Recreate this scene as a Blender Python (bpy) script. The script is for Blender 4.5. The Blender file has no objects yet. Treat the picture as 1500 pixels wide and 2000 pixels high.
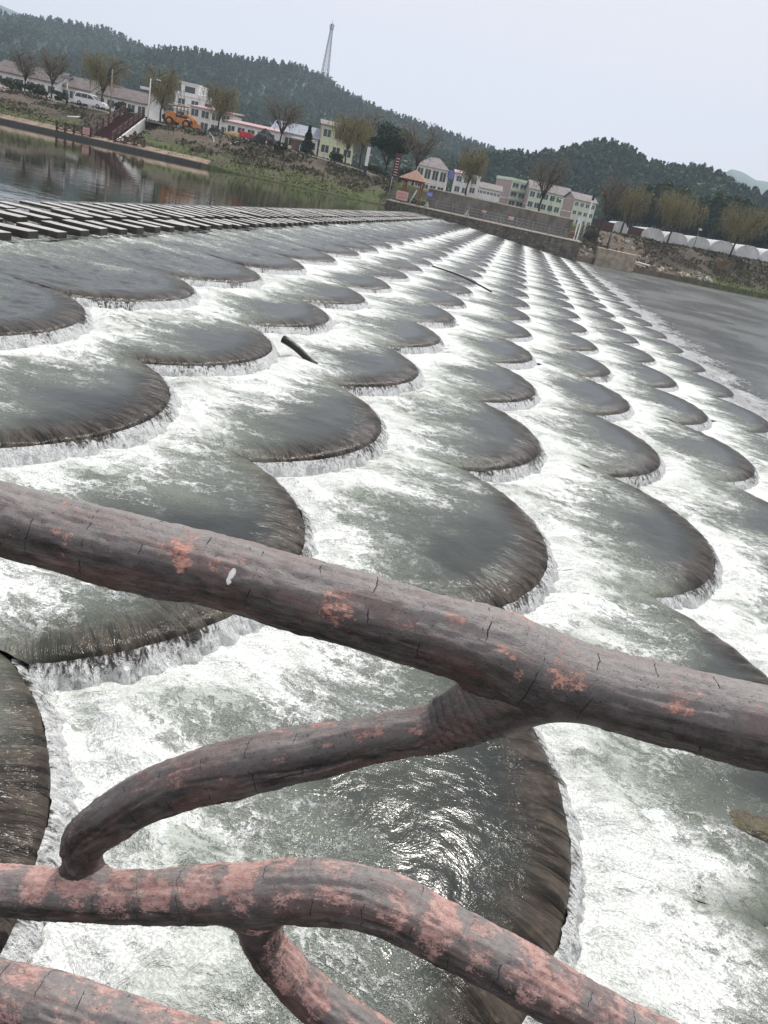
import bpy, math, numpy as np
from mathutils import Matrix, Vector
sc = bpy.context.scene
RAD = math.radians
# ------------------------------------------------------------------ camera
# world: +Y along the weir (towards the far pier), +X downstream, Z up, z=0 the top lip row of the weir
F, PITCH, ROLL, AZ, CH = 1518.0, 0.38988, 0.21515, 0.08461, 2.746
def _rz(v, a):
    c, s = math.cos(a), math.sin(a); return np.array([c*v[0]-s*v[1], s*v[0]+c*v[1], v[2]])
_cp, _sp, _c, _s = math.cos(PITCH), math.sin(PITCH), math.cos(ROLL), math.sin(ROLL)
_fw = np.array([0, _cp, -_sp]); _up = np.array([0, _sp, _cp]); _rt = np.array([1., 0, 0])
CR, CU, CF = _rz(_c*_rt+_s*_up, AZ), _rz(-_s*_rt+_c*_up, AZ), _rz(_fw, AZ)
CAM = np.array([0, 0, CH])
cd = bpy.data.cameras.new('camera'); cam = bpy.data.objects.new('camera', cd); sc.collection.objects.link(cam)
M = Matrix.Identity(4)
for i in range(3):
    M[i][0], M[i][1], M[i][2], M[i][3] = CR[i], CU[i], -CF[i], CAM[i]
cam.matrix_world = M
cd.sensor_fit = 'VERTICAL'; cd.sensor_height = 36; cd.lens = 36*F/2000; cd.clip_start = 0.05; cd.clip_end = 20000
sc.camera = cam
sc.render.resolution_x, sc.render.resolution_y = 768, 1024
# ------------------------------------------------------------------ world and sun
SUN_EL, SUN_AZ = RAD(55), RAD(12)          # azimuth from +Y towards +X
w = bpy.data.worlds.new('World'); sc.world = w; w.use_nodes = True
nt = w.node_tree; nt.nodes.clear()
out = nt.nodes.new('ShaderNodeOutputWorld'); bg = nt.nodes.new('ShaderNodeBackground')
sky = nt.nodes.new('ShaderNodeTexSky'); sky.sky_type = 'NISHITA'; sky.sun_disc = False
sky.sun_elevation = SUN_EL; sky.sun_rotation = SUN_AZ; sky.dust_density = 6; sky.air_density = 1.5; sky.altitude = 100
mx = nt.nodes.new('ShaderNodeMix'); mx.data_type = 'RGBA'; mx.inputs[0].default_value = 0.93
mx.inputs[7].default_value = (8.3, 8.05, 8.6, 1)      # thin even cloud layer over the sky
nt.links.new(sky.outputs[0], mx.inputs[6]); nt.links.new(mx.outputs[2], bg.inputs[0]); bg.inputs[1].default_value = 0.1
nt.links.new(bg.outputs[0], out.inputs[0])
sl = bpy.data.lights.new('sun', 'SUN'); sl.energy = 3.0; sl.angle = RAD(3); sl.color = (1, .96, .9)
so = bpy.data.objects.new('sun', sl); sc.collection.objects.link(so)
sd = Vector((math.sin(SUN_AZ)*math.cos(SUN_EL), math.cos(SUN_AZ)*math.cos(SUN_EL), math.sin(SUN_EL)))
so.rotation_euler = sd.to_track_quat('Z', 'Y').to_euler(); so.location = (0, 0, 60)
sc.view_settings.view_transform = 'Standard'; sc.view_settings.look = 'None'
sc.cycles.volume_bounces = 2; sc.cycles.max_bounces = 6; sc.view_settings.exposure = .16; sc.view_settings.gamma = 1
# ------------------------------------------------------------------ helpers
def ray(x, y): return CF+CR*(x-750)/F+CU*(1000-y)/F
def aty(x, y, Y): d = ray(x, y); return CAM+d*Y/d[1]
def atz(x, y, z): d = ray(x, y); return CAM+d*(z-CH)/d[2]
def sm(a, b, x): t = np.clip((x-a)/(b-a), 0, 1); return t*t*(3-2*t)
rng = np.random.default_rng(7)
def _h(i, j, k):
    n = (i*374761393+j*668265263+k*2147483647+1013904223).astype(np.int64) & 0xffffffff
    n = ((n ^ (n >> 13))*1274126177) & 0xffffffff
    n = ((n ^ (n >> 15))*2246822519) & 0xffffffff
    return ((n ^ (n >> 16)) & 0xffff)/65535.0
def vn(x, y, z=0.0):
    x, y, z = np.broadcast_arrays(np.asarray(x, float), np.asarray(y, float), np.asarray(z, float))
    xi, yi, zi = np.floor(x).astype(np.int64), np.floor(y).astype(np.int64), np.floor(z).astype(np.int64)
    fx, fy, fz = x-xi, y-yi, z-zi
    fx, fy, fz = [f*f*f*(f*(f*6-15)+10) for f in (fx, fy, fz)]
    r = 0
    for a in (0, 1):
        for b in (0, 1):
            for c in (0, 1):
                r = r+_h(xi+a, yi+b, zi+c)*(fx if a else 1-fx)*(fy if b else 1-fy)*(fz if c else 1-fz)
    return r
def fbm(x, y, z=0.0, o=4, g=.5):
    s = 0; a = 1; t = 0
    for k in range(o):
        s = s+a*vn(np.asarray(x)*2**k+k*17.3, np.asarray(y)*2**k+k*5.1, np.asarray(z)*2**k); t += a; a *= g
    return s/t
def mesh_np(name, V, Fc, mat=None, parent=None, smooth=True, attrs=None, mi=None, link=True):
    V = np.asarray(V, np.float32); me = bpy.data.meshes.new(name)
    me.vertices.add(len(V)); me.vertices.foreach_set('co', V.ravel())
    if isinstance(Fc, np.ndarray):
        n, k = Fc.shape; me.loops.add(n*k); me.loops.foreach_set('vertex_index', Fc.astype(np.int32).ravel())
        me.polygons.add(n); me.polygons.foreach_set('loop_start', np.arange(n, dtype=np.int32)*k)
    else:
        L = np.array([len(f) for f in Fc], np.int32); fl = np.array([i for f in Fc for i in f], np.int32)
        me.loops.add(len(fl)); me.loops.foreach_set('vertex_index', fl)
        me.polygons.add(len(L)); me.polygons.foreach_set('loop_start', np.concatenate([[0], np.cumsum(L)[:-1]]).astype(np.int32)); n = len(L)
    me.polygons.foreach_set('use_smooth', np.full(n, bool(smooth)))
    for m in (mat if isinstance(mat, list) else [mat]):
        if m: me.materials.append(m)
    if mi is not None: me.polygons.foreach_set('material_index', np.asarray(mi, np.int32))
    for k, v in (attrs or {}).items():
        a = me.attributes.new(k, 'FLOAT' if np.ndim(v) == 1 else 'FLOAT_VECTOR', 'POINT')
        a.data.foreach_set('value' if np.ndim(v) == 1 else 'vector', np.asarray(v, np.float32).ravel())
    me.update(calc_edges=True); me.validate()
    o = bpy.data.objects.new(name, me)
    if link: sc.collection.objects.link(o)
    if parent is not None: o.parent = parent
    return o
def tag(o, label=None, cat=None, group=None, kind=None):
    for k, v in (('label', label), ('category', cat), ('group', group), ('kind', kind)):
        if v: o[k] = v
    return o
def thing(name, label, cat, loc=(0, 0, 0), rz=0, group=None):
    o = bpy.data.objects.new(name, None); o.empty_display_size = .3; sc.collection.objects.link(o)
    o.location = [float(a) for a in loc]; o.rotation_euler = (0, 0, rz); return tag(o, label, cat, group)
def copy_tree(o, parent=None):
    c = o.copy(); sc.collection.objects.link(c); c.parent = parent
    for ch in list(o.children): copy_tree(ch, c)
    return c
def grid_faces(nu, nv, wrap=False):
    i = np.arange(nu-1)[:, None]*nv; j = np.arange(nv if wrap else nv-1)[None, :]; j2 = (j+1) % nv
    return np.stack([i+j, i+j2, i+nv+j2, i+nv+j], -1).reshape(-1, 4)
class MB:
    def __init__(s): s.v = []; s.f = []; s.n = 0
    def add(s, V, Fc):
        V = np.asarray(V, float); s.v.append(V); s.f += [tuple(int(i)+s.n for i in f) for f in Fc]; s.n += len(V); return s
    def box(s, c, d, rz=0, ry=0, rx=0):
        c = np.array(c, float); h = np.array(d, float)/2
        V = np.array([[x, y, z] for x in (-1, 1) for y in (-1, 1) for z in (-1, 1)])*h
        R = np.array((Matrix.Rotation(rz, 3, 'Z') @ Matrix.Rotation(ry, 3, 'Y') @ Matrix.Rotation(rx, 3, 'X')))
        return s.add(V@R.T+c, [(0, 1, 3, 2), (4, 6, 7, 5), (0, 4, 5, 1), (2, 3, 7, 6), (0, 2, 6, 4), (1, 5, 7, 3)])
    def bb(s, a, b): a, b = np.array(a, float), np.array(b, float); return s.box((a+b)/2, np.abs(b-a))
    def tube(s, P, r, n=8, cap=True):
        P = np.array(P, float); r = np.broadcast_to(r, (len(P),)); T = np.gradient(P, axis=0); V = []
        ref = np.array([0, 0, 1.]) if abs(T[0][2]) < .9*np.linalg.norm(T[0]) else np.array([1., 0, 0])
        a = np.arange(n)*2*np.pi/n
        for p, t, q in zip(P, T, r):
            t = t/np.linalg.norm(t); u = np.cross(t, ref); u /= np.linalg.norm(u); v = np.cross(t, u)
            V.append(p+q*(np.cos(a)[:, None]*u+np.sin(a)[:, None]*v))
        Fc = [tuple(f) for f in grid_faces(len(P), n, True)]
        if cap: Fc += [tuple(range(n))[::-1], tuple(range((len(P)-1)*n, len(P)*n))]
        return s.add(np.concatenate(V), Fc)
    def prism(s, poly, axis, a, b):
        """extrude 2-D outline along axis ('x','y','z') from a to b"""
        n = len(poly); V = []
        for t in (a, b):
            for p in poly: V.append({'x': (t, p[0], p[1]), 'y': (p[0], t, p[1]), 'z': (p[0], p[1], t)}[axis])
        return s.add(V, [tuple(range(n))[::-1], tuple(range(n, 2*n))]+[(i, (i+1) % n, n+(i+1) % n, n+i) for i in range(n)])
    def quads(s, Q): Q = np.asarray(Q).reshape(-1, 3); return s.add(Q, np.arange(len(Q)).reshape(-1, 4))
    def build(s, name, mat, parent=None, smooth=False, bevel=0):
        o = mesh_np(name, np.concatenate(s.v), s.f, mat, parent, smooth)
        if bevel:
            b = o.modifiers.new('bevel', 'BEVEL'); b.width = bevel; b.segments = 2
        return o
def blob(c, r, n=2, amp=.25, seed=0, flat=1):
    import bmesh
    bm = bmesh.new(); bmesh.ops.create_icosphere(bm, subdivisions=n, radius=1)
    V = np.array([v.co[:] for v in bm.verts]); Fc = [tuple(v.index for v in f.verts) for f in bm.faces]; bm.free()
    d = 1+amp*(fbm(V[:, 0]*1.7+seed, V[:, 1]*1.7+seed*3, V[:, 2]*1.7, 3)-.5)*2
    V = V*d[:, None]*np.array(r); V[:, 2] *= flat
    return V+np.array(c), Fc
# ------------------------------------------------------------------ materials
class N:
    def __init__(s, name):
        s.m = bpy.data.materials.new(name); s.m.use_nodes = True; s.t = s.m.node_tree; s.b = s.t.nodes['Principled BSDF']
    def n(s, typ, **k):
        nd = s.t.nodes.new(typ)
        for a, v in k.items(): setattr(nd, a, v)
        return nd
    def put(s, sock, v):
        if hasattr(v, 'is_linked') or hasattr(v, 'links'): s.t.links.new(v, sock)
        else:
            if isinstance(v, (tuple, list)) and len(v) == 3 and sock.type == 'RGBA': v = (*v, 1)
            sock.default_value = v
    def pos(s): return s.n('ShaderNodeNewGeometry').outputs['Position']
    def obj(s): return s.n('ShaderNodeTexCoord').outputs['Object']
    def at(s, name, vec=False):
        a = s.n('ShaderNodeAttribute', attribute_name=name); return a.outputs['Vector' if vec else 'Fac']
    def map(s, v, sc_=(1, 1, 1), loc=(0, 0, 0), rot=(0, 0, 0)):
        m = s.n('ShaderNodeMapping'); s.put(m.inputs[0], v); m.inputs['Scale'].default_value = sc_; m.inputs['Location'].default_value = loc
        m.inputs['Rotation'].default_value = rot; return m.outputs[0]
    def noise(s, v, sc_=5, det=4, rough=.5, dist=0, col=False, ridged=False):
        m = s.n('ShaderNodeTexNoise'); s.put(m.inputs['Vector'], v); m.inputs['Scale'].default_value = sc_; m.inputs['Detail'].default_value = det
        m.inputs['Roughness'].default_value = rough; m.inputs['Distortion'].default_value = dist; return m.outputs['Color' if col else 'Fac']
    def vor(s, v, sc_=5, feat='F1', out='Distance', rnd=1):
        m = s.n('ShaderNodeTexVoronoi', feature=feat); s.put(m.inputs['Vector'], v); m.inputs['Scale'].default_value = sc_
        m.inputs['Randomness'].default_value = rnd; return m.outputs[out]
    def ma(s, op, a, b=0., c=None):
        m = s.n('ShaderNodeMath', operation=op); s.put(m.inputs[0], a); s.put(m.inputs[1], b)
        if c is not None: s.put(m.inputs[2], c)
        return m.outputs[0]
    def vm(s, op, a, b=(0, 0, 0)):
        m = s.n('ShaderNodeVectorMath', operation=op); s.put(m.inputs[0], a)
        if op == 'SCALE': s.put(m.inputs['Scale'], b)
        else: s.put(m.inputs[1], b)
        return m.outputs[0]
    def rm(s, v, a, b, c=0., d=1., smooth=True):
        m = s.n('ShaderNodeMapRange'); m.interpolation_type = 'SMOOTHSTEP' if smooth else 'LINEAR'
        for i, q in enumerate((v, a, b, c, d)): s.put(m.inputs[i], q)
        return m.outputs[0]
    def mix(s, f, a, b, bt='MIX'):
        m = s.n('ShaderNodeMix', data_type='RGBA', blend_type=bt); s.put(m.inputs[0], f); s.put(m.inputs[6], a); s.put(m.inputs[7], b); return m.outputs[2]
    def mf(s, f, a, b):
        m = s.n('ShaderNodeMix', data_type='FLOAT'); s.put(m.inputs[0], f); s.put(m.inputs[2], a); s.put(m.inputs[3], b); return m.outputs[0]
    def xyz(s, v): m = s.n('ShaderNodeSeparateXYZ'); s.put(m.inputs[0], v); return m.outputs
    def comb(s, x, y, z):
        m = s.n('ShaderNodeCombineXYZ')
        for i, q in enumerate((x, y, z)): s.put(m.inputs[i], q)
        return m.outputs[0]
    def bump(s, h, dist=.01, st=1., nrm=None):
        m = s.n('ShaderNodeBump'); s.put(m.inputs['Height'], h); m.inputs['Distance'].default_value = dist; s.put(m.inputs['Strength'], st)
        if nrm is not None: s.put(m.inputs['Normal'], nrm)
        return m.outputs[0]
    def done(s, col=None, rough=None, nrm=None, **k):
        if col is not None: s.put(s.b.inputs['Base Color'], col)
        if rough is not None: s.put(s.b.inputs['Roughness'], rough)
        if nrm is not None: s.put(s.b.inputs['Normal'], nrm)
        for a, v in k.items(): s.put(s.b.inputs[a.replace('_', ' ')], v)
        return s.m
def plain(name, col, rough=.7, var=.25, sc_=3, bump=0, metal=0.):
    q = N(name); p = q.obj(); f = q.noise(p, sc_, 5, .6)
    a = tuple(c*(1-var) for c in col); b = tuple(min(1, c*(1+var)) for c in col)
    nr = q.bump(q.noise(p, sc_*6, 4), bump, 1) if bump else None
    return q.done(q.mix(q.rm(f, .3, .7), a, b), rough, nr, Metallic=metal)

# flowing water on the weir: attributes fd = metres downstream of the falls above, lp = metres to the own lip, ar = arc along the lip
def flow_mat(name, kind='scale'):
    q = N(name); p = q.pos(); d = q.at('fd'); lp = q.at('lp'); ar = q.at('ar')
    pw = q.vm('ADD', p, q.vm('SCALE', q.vm('SUBTRACT', q.noise(p, 1.1, 3, .55, col=True), (.5, .5, .5)), 1.1))
    st = q.map(pw, (.62, 1, 1))                       # noise drawn out along the flow
    big = q.noise(q.map(p, (.7, 1, 1)), .75, 3, .6)
    # foam amount
    dd = q.ma('ADD', d, q.ma('MULTIPLY', q.ma('SUBTRACT', big, .5), -2.4))
    am = q.rm(dd, .0, 2.15, 1., 0.)
    def ri(v, k): return q.ma('MAXIMUM', q.ma('SUBTRACT', 1., q.ma('ABSOLUTE', q.ma('MULTIPLY', q.ma('SUBTRACT', v, .5), k))), 0.)
    pv_ = q.vm('ADD', q.map(p, (.6, 1, 1)), q.vm('SCALE', q.vm('SUBTRACT', q.noise(p, 3.2, 6, .75, col=True), (.5, .5, .5)), .95))
    l1 = q.ma('ADD', q.ma('MULTIPLY', q.rm(q.vor(pv_, 1.9, 'DISTANCE_TO_EDGE'), 0., .16, 1., 0.), .6), q.ma('MULTIPLY', ri(q.noise(st, 1.7, 5, .62, .5), 7.), .5)); l2 = q.rm(q.vor(pv_, 6., 'DISTANCE_TO_EDGE'), 0., .22, 1., 0.); l3 = q.noise(st, 16, 4, .7)
    lace = q.ma('ADD', q.ma('ADD', q.ma('MULTIPLY', l1, .36), q.ma('MULTIPLY', l2, .20)), q.ma('ADD', q.ma('MULTIPLY', ri(q.noise(q.map(pw, (.22, 1.15, 1)), 5.5, 5, .62, .3), 5.), .26), q.ma('MULTIPLY', q.ma('ADD', q.ma('MULTIPLY', l3, .6), q.ma('MULTIPLY', q.noise(p, 45, 4, .8), .2)), .30)))
    foam = q.rm(q.ma('ADD', lace, q.ma('MULTIPLY', q.ma('POWER', am, 1.25), .70)), .66, 1.14)
    foam = q.ma('MULTIPLY', foam, q.rm(am, .02, .34))
    if kind != 'scale': foam = q.rm(lace, .62, .86, 0., .8)
    if kind == 'scale':
        foam = q.ma('MULTIPLY', foam, q.rm(lp, .05, .45))
    milk = q.ma('MULTIPLY', q.rm(dd, .3, 2.15, 1., 0.), .95)
    # bed seen through the thin film
    rad = q.comb(q.ma('MULTIPLY', ar, 8.), q.ma('MULTIPLY', lp, 1.3), 0.)
    rad = q.vm('ADD', rad, q.vm('SCALE', p, .6))
    rs = q.noise(rad, 1.0, 5, .65, .5)
    bedn = q.noise(p, 2.3, 5, .6)
    brown = q.mix(q.rm(bedn, .3, .7), (.028, .024, .02), (.08, .066, .053))
    brown = q.mix(q.rm(q.noise(p, 14, 4, .6), .45, .75), brown, (.105, .085, .066))
    deep = q.mix(q.rm(q.noise(p, .9, 3), .35, .65), (.020, .025, .023), (.038, .044, .038))
    edge = q.rm(q.ma('ADD', lp, q.ma('MULTIPLY', q.ma('SUBTRACT', bedn, .5), .6)), .15, .5, 1., 0.)
    if kind != 'scale': edge = 0.
    col = q.mix(edge, deep, brown)
    if kind == 'scale':
        dark = q.ma('MULTIPLY', q.rm(rs, .54, .43), q.rm(lp, .6, .05))
        col = q.mix(q.ma('MULTIPLY', dark, .88), col, (.010, .009, .007))
    col = q.mix(milk, col, (.24, .275, .225))
    grain = q.noise(p, 60, 3, .75); tone = q.noise(st, 1.3, 4, .65, .6)
    fcol = q.mix(q.rm(grain, .34, .62), (.50, .54, .49), (.86, .875, .865)); fcol = q.mix(q.ma('MULTIPLY', q.rm(tone, .42, .62), q.rm(dd, .0, .9, .1, .85)), fcol, (.31, .35, .295))
    col = q.mix(foam, col, fcol)
    rough = q.mf(foam, q.rm(lp, .1, .45, .17, .17), .6)
    # relief
    rip = q.ma('ADD', q.noise(st, 9, 4, .62, .6), q.ma('MULTIPLY', q.noise(p, 34, 3, .6), .3))
    rip = q.ma('MULTIPLY', rip, q.mf(am, .13, .75))
    h = q.ma('ADD', rip, q.ma('MULTIPLY', foam, .35))
    h = q.ma('ADD', h, q.ma('MULTIPLY', q.noise(p, 60, 2, .6), q.ma('MULTIPLY', foam, .07)))
    if kind == 'scale': h = q.ma('ADD', h, q.ma('MULTIPLY', rs, q.rm(lp, .7, .1, 0., 1.1)))
    nr = q.bump(h, .045, 1.)
    return q.done(col, rough, nr, IOR=q.rm(lp, .1, .6, 1.2, 1.33) if kind == 'scale' else 1.33)
def fall_mat():
    q = N('falling water'); p = q.pos(); ar = q.at('ar'); lp = q.at('lp')
    v = q.vm('ADD', q.comb(q.ma('MULTIPLY', ar, 15.), q.ma('MULTIPLY', lp, 9.), 0.), q.vm('SCALE', p, 2.2))
    n1 = q.noise(v, 1.0, 5, .7, .8); n2 = q.noise(q.map(v, (2.3, 2.3, 1)), 1.0, 3, .6)
    blotch = q.noise(p, 1.0, 3, .6)
    k = q.ma('ADD', q.ma('ADD', n1, q.ma('MULTIPLY', q.ma('SUBTRACT', blotch, .5), .9)), q.ma('MULTIPLY', q.ma('SUBTRACT', n2, .5), .5))
    k = q.ma('ADD', k, q.rm(lp, .0, .25, -.05, .22, False))
    f = q.rm(k, .33, .56)
    col = q.mix(f, (.05, .047, .04), (.72, .74, .73))
    nr = q.bump(q.ma('ADD', n1, q.ma('MULTIPLY', n2, .6)), .08, 1.)
    return q.done(col, q.mf(f, .05, .28), nr, IOR=1.33)
def pool_mat():
    q = N('still pool water'); p = q.pos()
    x = q.xyz(p)
    h = q.ma('ADD', q.noise(q.map(p, (.5, 1, 1)), .9, 3, .5), q.ma('MULTIPLY', q.noise(p, 5, 3, .6), .12))
    nr = q.bump(h, .012, q.rm(x[0], -30, -13.5, .35, 1., False))
    return q.done((.018, .024, .015), .02, nr, IOR=1.33)
def river_mat():
    q = N('river water'); p = q.pos(); d = q.at('fd')
    a = q.noise(q.map(p, (1.2, .55, 1)), 1.3, 6, .72, .6); b = q.noise(p, 7, 4, .6)
    big = q.noise(p, .16, 3, .5)
    near = q.rm(q.ma('ADD', d, q.ma('MULTIPLY', q.ma('SUBTRACT', big, .5), -3.)), .2, 3.6, 1., 0.)
    lace = q.ma('ADD', q.ma('MULTIPLY', a, .6), q.ma('MULTIPLY', b, .4))
    foam = q.rm(q.ma('ADD', lace, q.ma('MULTIPLY', near, .34)), .66, .84)
    foam = q.ma('MULTIPLY', foam, q.rm(near, .0, .35))
    col = q.mix(foam, q.mix(near, (.17, .18, .175), (.19, .20, .19)), (.82, .84, .83))
    h = q.ma('ADD', a, q.ma('MULTIPLY', b, .35))
    nr = q.bump(h, 1.3, q.mf(near, q.mf(q.rm(big, .4, .6), .6, 1.), 1.))
    return q.done(col, q.mf(foam, .2, .6), nr, IOR=1.33)
def bark_mat(name, pink, pa=(.50, .27, .23), pb=(.55, .38, .34)):
    """weathered grey paint peeling from salmon coloured cement log; 'bk' = (along, cos, sin) coordinates, 'up' = girth angle"""
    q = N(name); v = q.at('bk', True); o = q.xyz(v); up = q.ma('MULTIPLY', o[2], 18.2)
    g = q.map(v, (5, 34, 34)); grain = q.noise(g, 1.0, 6, .7, .3)
    grain2 = q.noise(q.map(v, (14, 120, 120)), 1.0, 4, .6)
    blot = q.noise(q.map(v, (9, 14, 14)), 1.0, 5, .62, .5)
    spk = q.noise(q.map(v, (60, 90, 90)), 1.0, 5, .72)
    spk2 = q.noise(q.map(v, (230, 300, 300)), 1.0, 4, .75)
    pits = q.noise(q.map(v, (170, 200, 200)), 1.0, 3, .6)
    # rings across the log, wandering
    s = q.ma('ADD', o[0], q.ma('MULTIPLY', q.ma('SUBTRACT', q.noise(q.map(v, (4, 12, 12)), 1.0, 5, .6), .5), .045))
    ring = q.ma('ABSOLUTE', q.ma('SUBTRACT', q.ma('FRACT', q.ma('MULTIPLY', s, 12.)), .5))      # 0 at ring
    crackm = q.rm(q.noise(q.map(v, (9, 26, 26), (3, 1, 2)), 1.0, 4, .6), .50, .62)
    crack = q.ma('MULTIPLY', q.rm(ring, .0, .011, 1., 0.), crackm)
    band = q.rm(ring, .05, .3)                                      # paint survives beside the rings
    m = q.ma('ADD', q.ma('ADD', q.ma('MULTIPLY', blot, .62), q.ma('ADD', q.ma('MULTIPLY', spk, .34), q.ma('MULTIPLY', spk2, .42))), q.ma('MULTIPLY', band, .07))
    m = q.ma('ADD', m, q.ma('MULTIPLY', grain, .10))
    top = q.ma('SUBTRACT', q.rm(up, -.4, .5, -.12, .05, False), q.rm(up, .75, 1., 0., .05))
    pk = q.ma('MULTIPLY', q.rm(q.ma('ADD', m, top), .875-pink, .935-pink), .95)
    grey = q.mix(q.rm(q.ma('ADD', q.ma('MULTIPLY', grain, .55), q.ma('MULTIPLY', q.noise(q.map(v, (25, 40, 40)), 1.0, 5, .7), .45)), .38, .66), (.020, .0175, .0165), (.105, .096, .092))
    grey = q.mix(q.ma('MULTIPLY', q.rm(up, .1, .9), q.rm(spk, .3, .6, .6, .9)), grey, (.28, .262, .252))   # dust on the upper side, its skylit brightness also put into the colour
    grey = q.mix(q.ma('MULTIPLY', q.rm(grain2, .55, .68), .35), grey, (.23, .19, .19))
    pcol = q.mix(q.rm(spk, .3, .7), q.mix(q.rm(grain2, .3, .7), (.32, .15, .125), pa), pb)
    pcol = q.mix(q.rm(up, -.3, .5), q.mix(.6, pcol, (.17, .085, .08)), pcol)  # salmon darkened on the lower half, underside shade mixed into the colour
    red = q.rm(q.ma('ADD', q.noise(q.map(v, (5, 16, 16), (7, 7, 7)), 1.0, 4, .7), q.ma('MULTIPLY', grain, .25)), .62, .74)
    col = q.mix(q.ma('MULTIPLY', red, .3), grey, (.17, .075, .062))
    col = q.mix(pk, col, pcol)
    col = q.mix(crack, col, (.012, .01, .01))
    col = q.mix(q.rm(spk2, .60, .68, 0, .75), col, (.05, .042, .042)); col = q.mix(q.rm(pits, .68, .73), col, (.03, .025, .025))
    h = q.ma('ADD', q.ma('MULTIPLY', grain, .35), q.ma('ADD', q.ma('MULTIPLY', grain2, .3), q.ma('ADD', q.ma('MULTIPLY', spk, .35), q.ma('MULTIPLY', spk2, .3))))
    h = q.ma('SUBTRACT', h, q.ma('ADD', q.ma('MULTIPLY', pk, .12), q.ma('MULTIPLY', crack, .9)))
    h = q.ma('SUBTRACT', h, q.ma('MULTIPLY', q.rm(pits, .6, .75), .2))
    return q.done(col, q.mf(pk, .48, .62), q.bump(h, .006, 1.))
def ground_mat():
    q = N('bank earth'); p = q.pos(); g = q.at('green'); ea = q.at('earth')
    n1 = q.noise(p, .35, 5, .65); n2 = q.noise(p, 2.2, 5, .7); n3 = q.noise(p, 9, 3, .7)
    br = q.mix(q.rm(n2, .3, .7), (.052, .042, .028), (.145, .118, .080))
    br = q.mix(q.rm(n3, .55, .75), br, (.17, .14, .105))
    gr = q.mix(q.rm(n2, .3, .7), (.04, .055, .015), (.12, .16, .035))
    gm = q.rm(q.ma('ADD', q.ma('ADD', q.ma('MULTIPLY', n1, .7), q.ma('MULTIPLY', n2, .4)), g), .8, .95)
    c = q.mix(gm, br, gr)
    c = q.mix(q.ma('MULTIPLY', ea, q.rm(n2, .25, .55)), c, (.24, .18, .13))
    return q.done(c, .95, q.bump(n3, .25, .8))
MT = {}
MT['scale'] = flow_mat('flowing water over scale'); MT['apron'] = flow_mat('broken water', 'apron'); MT['fall'] = fall_mat()
MT['pool'] = pool_mat(); MT['river'] = river_mat(); MT['ground'] = ground_mat()
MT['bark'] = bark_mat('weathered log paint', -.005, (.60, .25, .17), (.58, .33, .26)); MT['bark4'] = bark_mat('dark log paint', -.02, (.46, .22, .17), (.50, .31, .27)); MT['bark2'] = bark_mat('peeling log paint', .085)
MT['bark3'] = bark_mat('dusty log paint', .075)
def stone_mat():
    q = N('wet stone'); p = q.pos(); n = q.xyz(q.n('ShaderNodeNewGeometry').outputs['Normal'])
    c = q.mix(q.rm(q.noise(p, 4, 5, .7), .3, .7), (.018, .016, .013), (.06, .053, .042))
    t = q.mix(q.rm(q.noise(p, 6, 5, .7), .3, .7), (.36, .345, .31), (.60, .585, .54))  # pale tops: sky reflection on the wet stone painted into the colour
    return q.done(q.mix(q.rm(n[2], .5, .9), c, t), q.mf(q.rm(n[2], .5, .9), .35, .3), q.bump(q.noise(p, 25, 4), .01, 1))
MT['stone'] = stone_mat()
def boulder_mat():
    q = N('wet mossy rock'); p = q.pos(); c = q.mix(q.rm(q.noise(p, 6, 5, .7), .3, .7), (.025, .02, .014), (.13, .10, .06))
    return q.done(q.mix(q.rm(q.noise(p, 3, 4, .6), .55, .7), c, (.10, .09, .03)), .22, q.bump(q.noise(p, 14, 5, .7), .04, 1.))
MT['boulder'] = boulder_mat()
def wall_mat():
    q = N('stained stone wall'); p = q.pos()
    c = q.mix(q.rm(q.noise(p, 1.1, 6, .7), .3, .7), (.05, .045, .035), (.19, .17, .135))
    v = q.noise(q.map(p, (2.2, 2, .25)), 1.0, 4, .6); c = q.mix(q.rm(v, .5, .68, 0, .7), c, (.035, .033, .026))
    j = q.vor(q.map(p, (1.3, 1.3, 2.6)), 1.0, 'DISTANCE_TO_EDGE'); c = q.mix(q.rm(j, .0, .06, .75, 0), c, (.03, .028, .022))
    return q.done(c, .9, q.bump(q.rm(j, 0, .12), .05, 1))
MT['pierwall'] = wall_mat()
def course_mat():
    q = N('grey block courses'); p = q.pos(); x = q.xyz(p)
    f = q.ma('FRACT', q.ma('MULTIPLY', x[2], 4.6)); j = q.rm(q.ma('ABSOLUTE', q.ma('SUBTRACT', f, .5)), .40, .48)
    c = q.mix(q.rm(q.noise(q.map(p, (1, 1, .4)), 1.2, 5, .7), .3, .7), (.085, .08, .068), (.19, .18, .155))
    c = q.mix(q.ma('MULTIPLY', j, .7), c, (.05, .045, .038)); return q.done(c, .9)
MT['course'] = course_mat()
def roof_mat(name, a, b):
    q = N(name); p = q.obj(); x = q.xyz(p)
    j = q.rm(q.ma('ABSOLUTE', q.ma('SUBTRACT', q.ma('FRACT', q.ma('MULTIPLY', x[0], 1.5)), .5)), .3, .5)
    c = q.mix(q.rm(q.noise(p, .8, 5, .7), .3, .7), a, b); return q.done(q.mix(q.ma('MULTIPLY', j, .3), c, tuple(t*.55 for t in a)), .8)
MT['roof_grey'] = roof_mat('grey roof tiles', (.15, .13, .125), (.27, .235, .225)); MT['roof_brown'] = roof_mat('brown roof tiles', (.10, .08, .075), (.19, .155, .145))
MT['roof_pink'] = roof_mat('pink roof sheet', (.42, .26, .27), (.52, .34, .36)); MT['roof_blue'] = roof_mat('blue grey roof sheet', (.25, .28, .33), (.36, .39, .44))
MT['roof_gaz'] = roof_mat('orange shingles', (.28, .16, .11), (.42, .26, .19))
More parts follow.
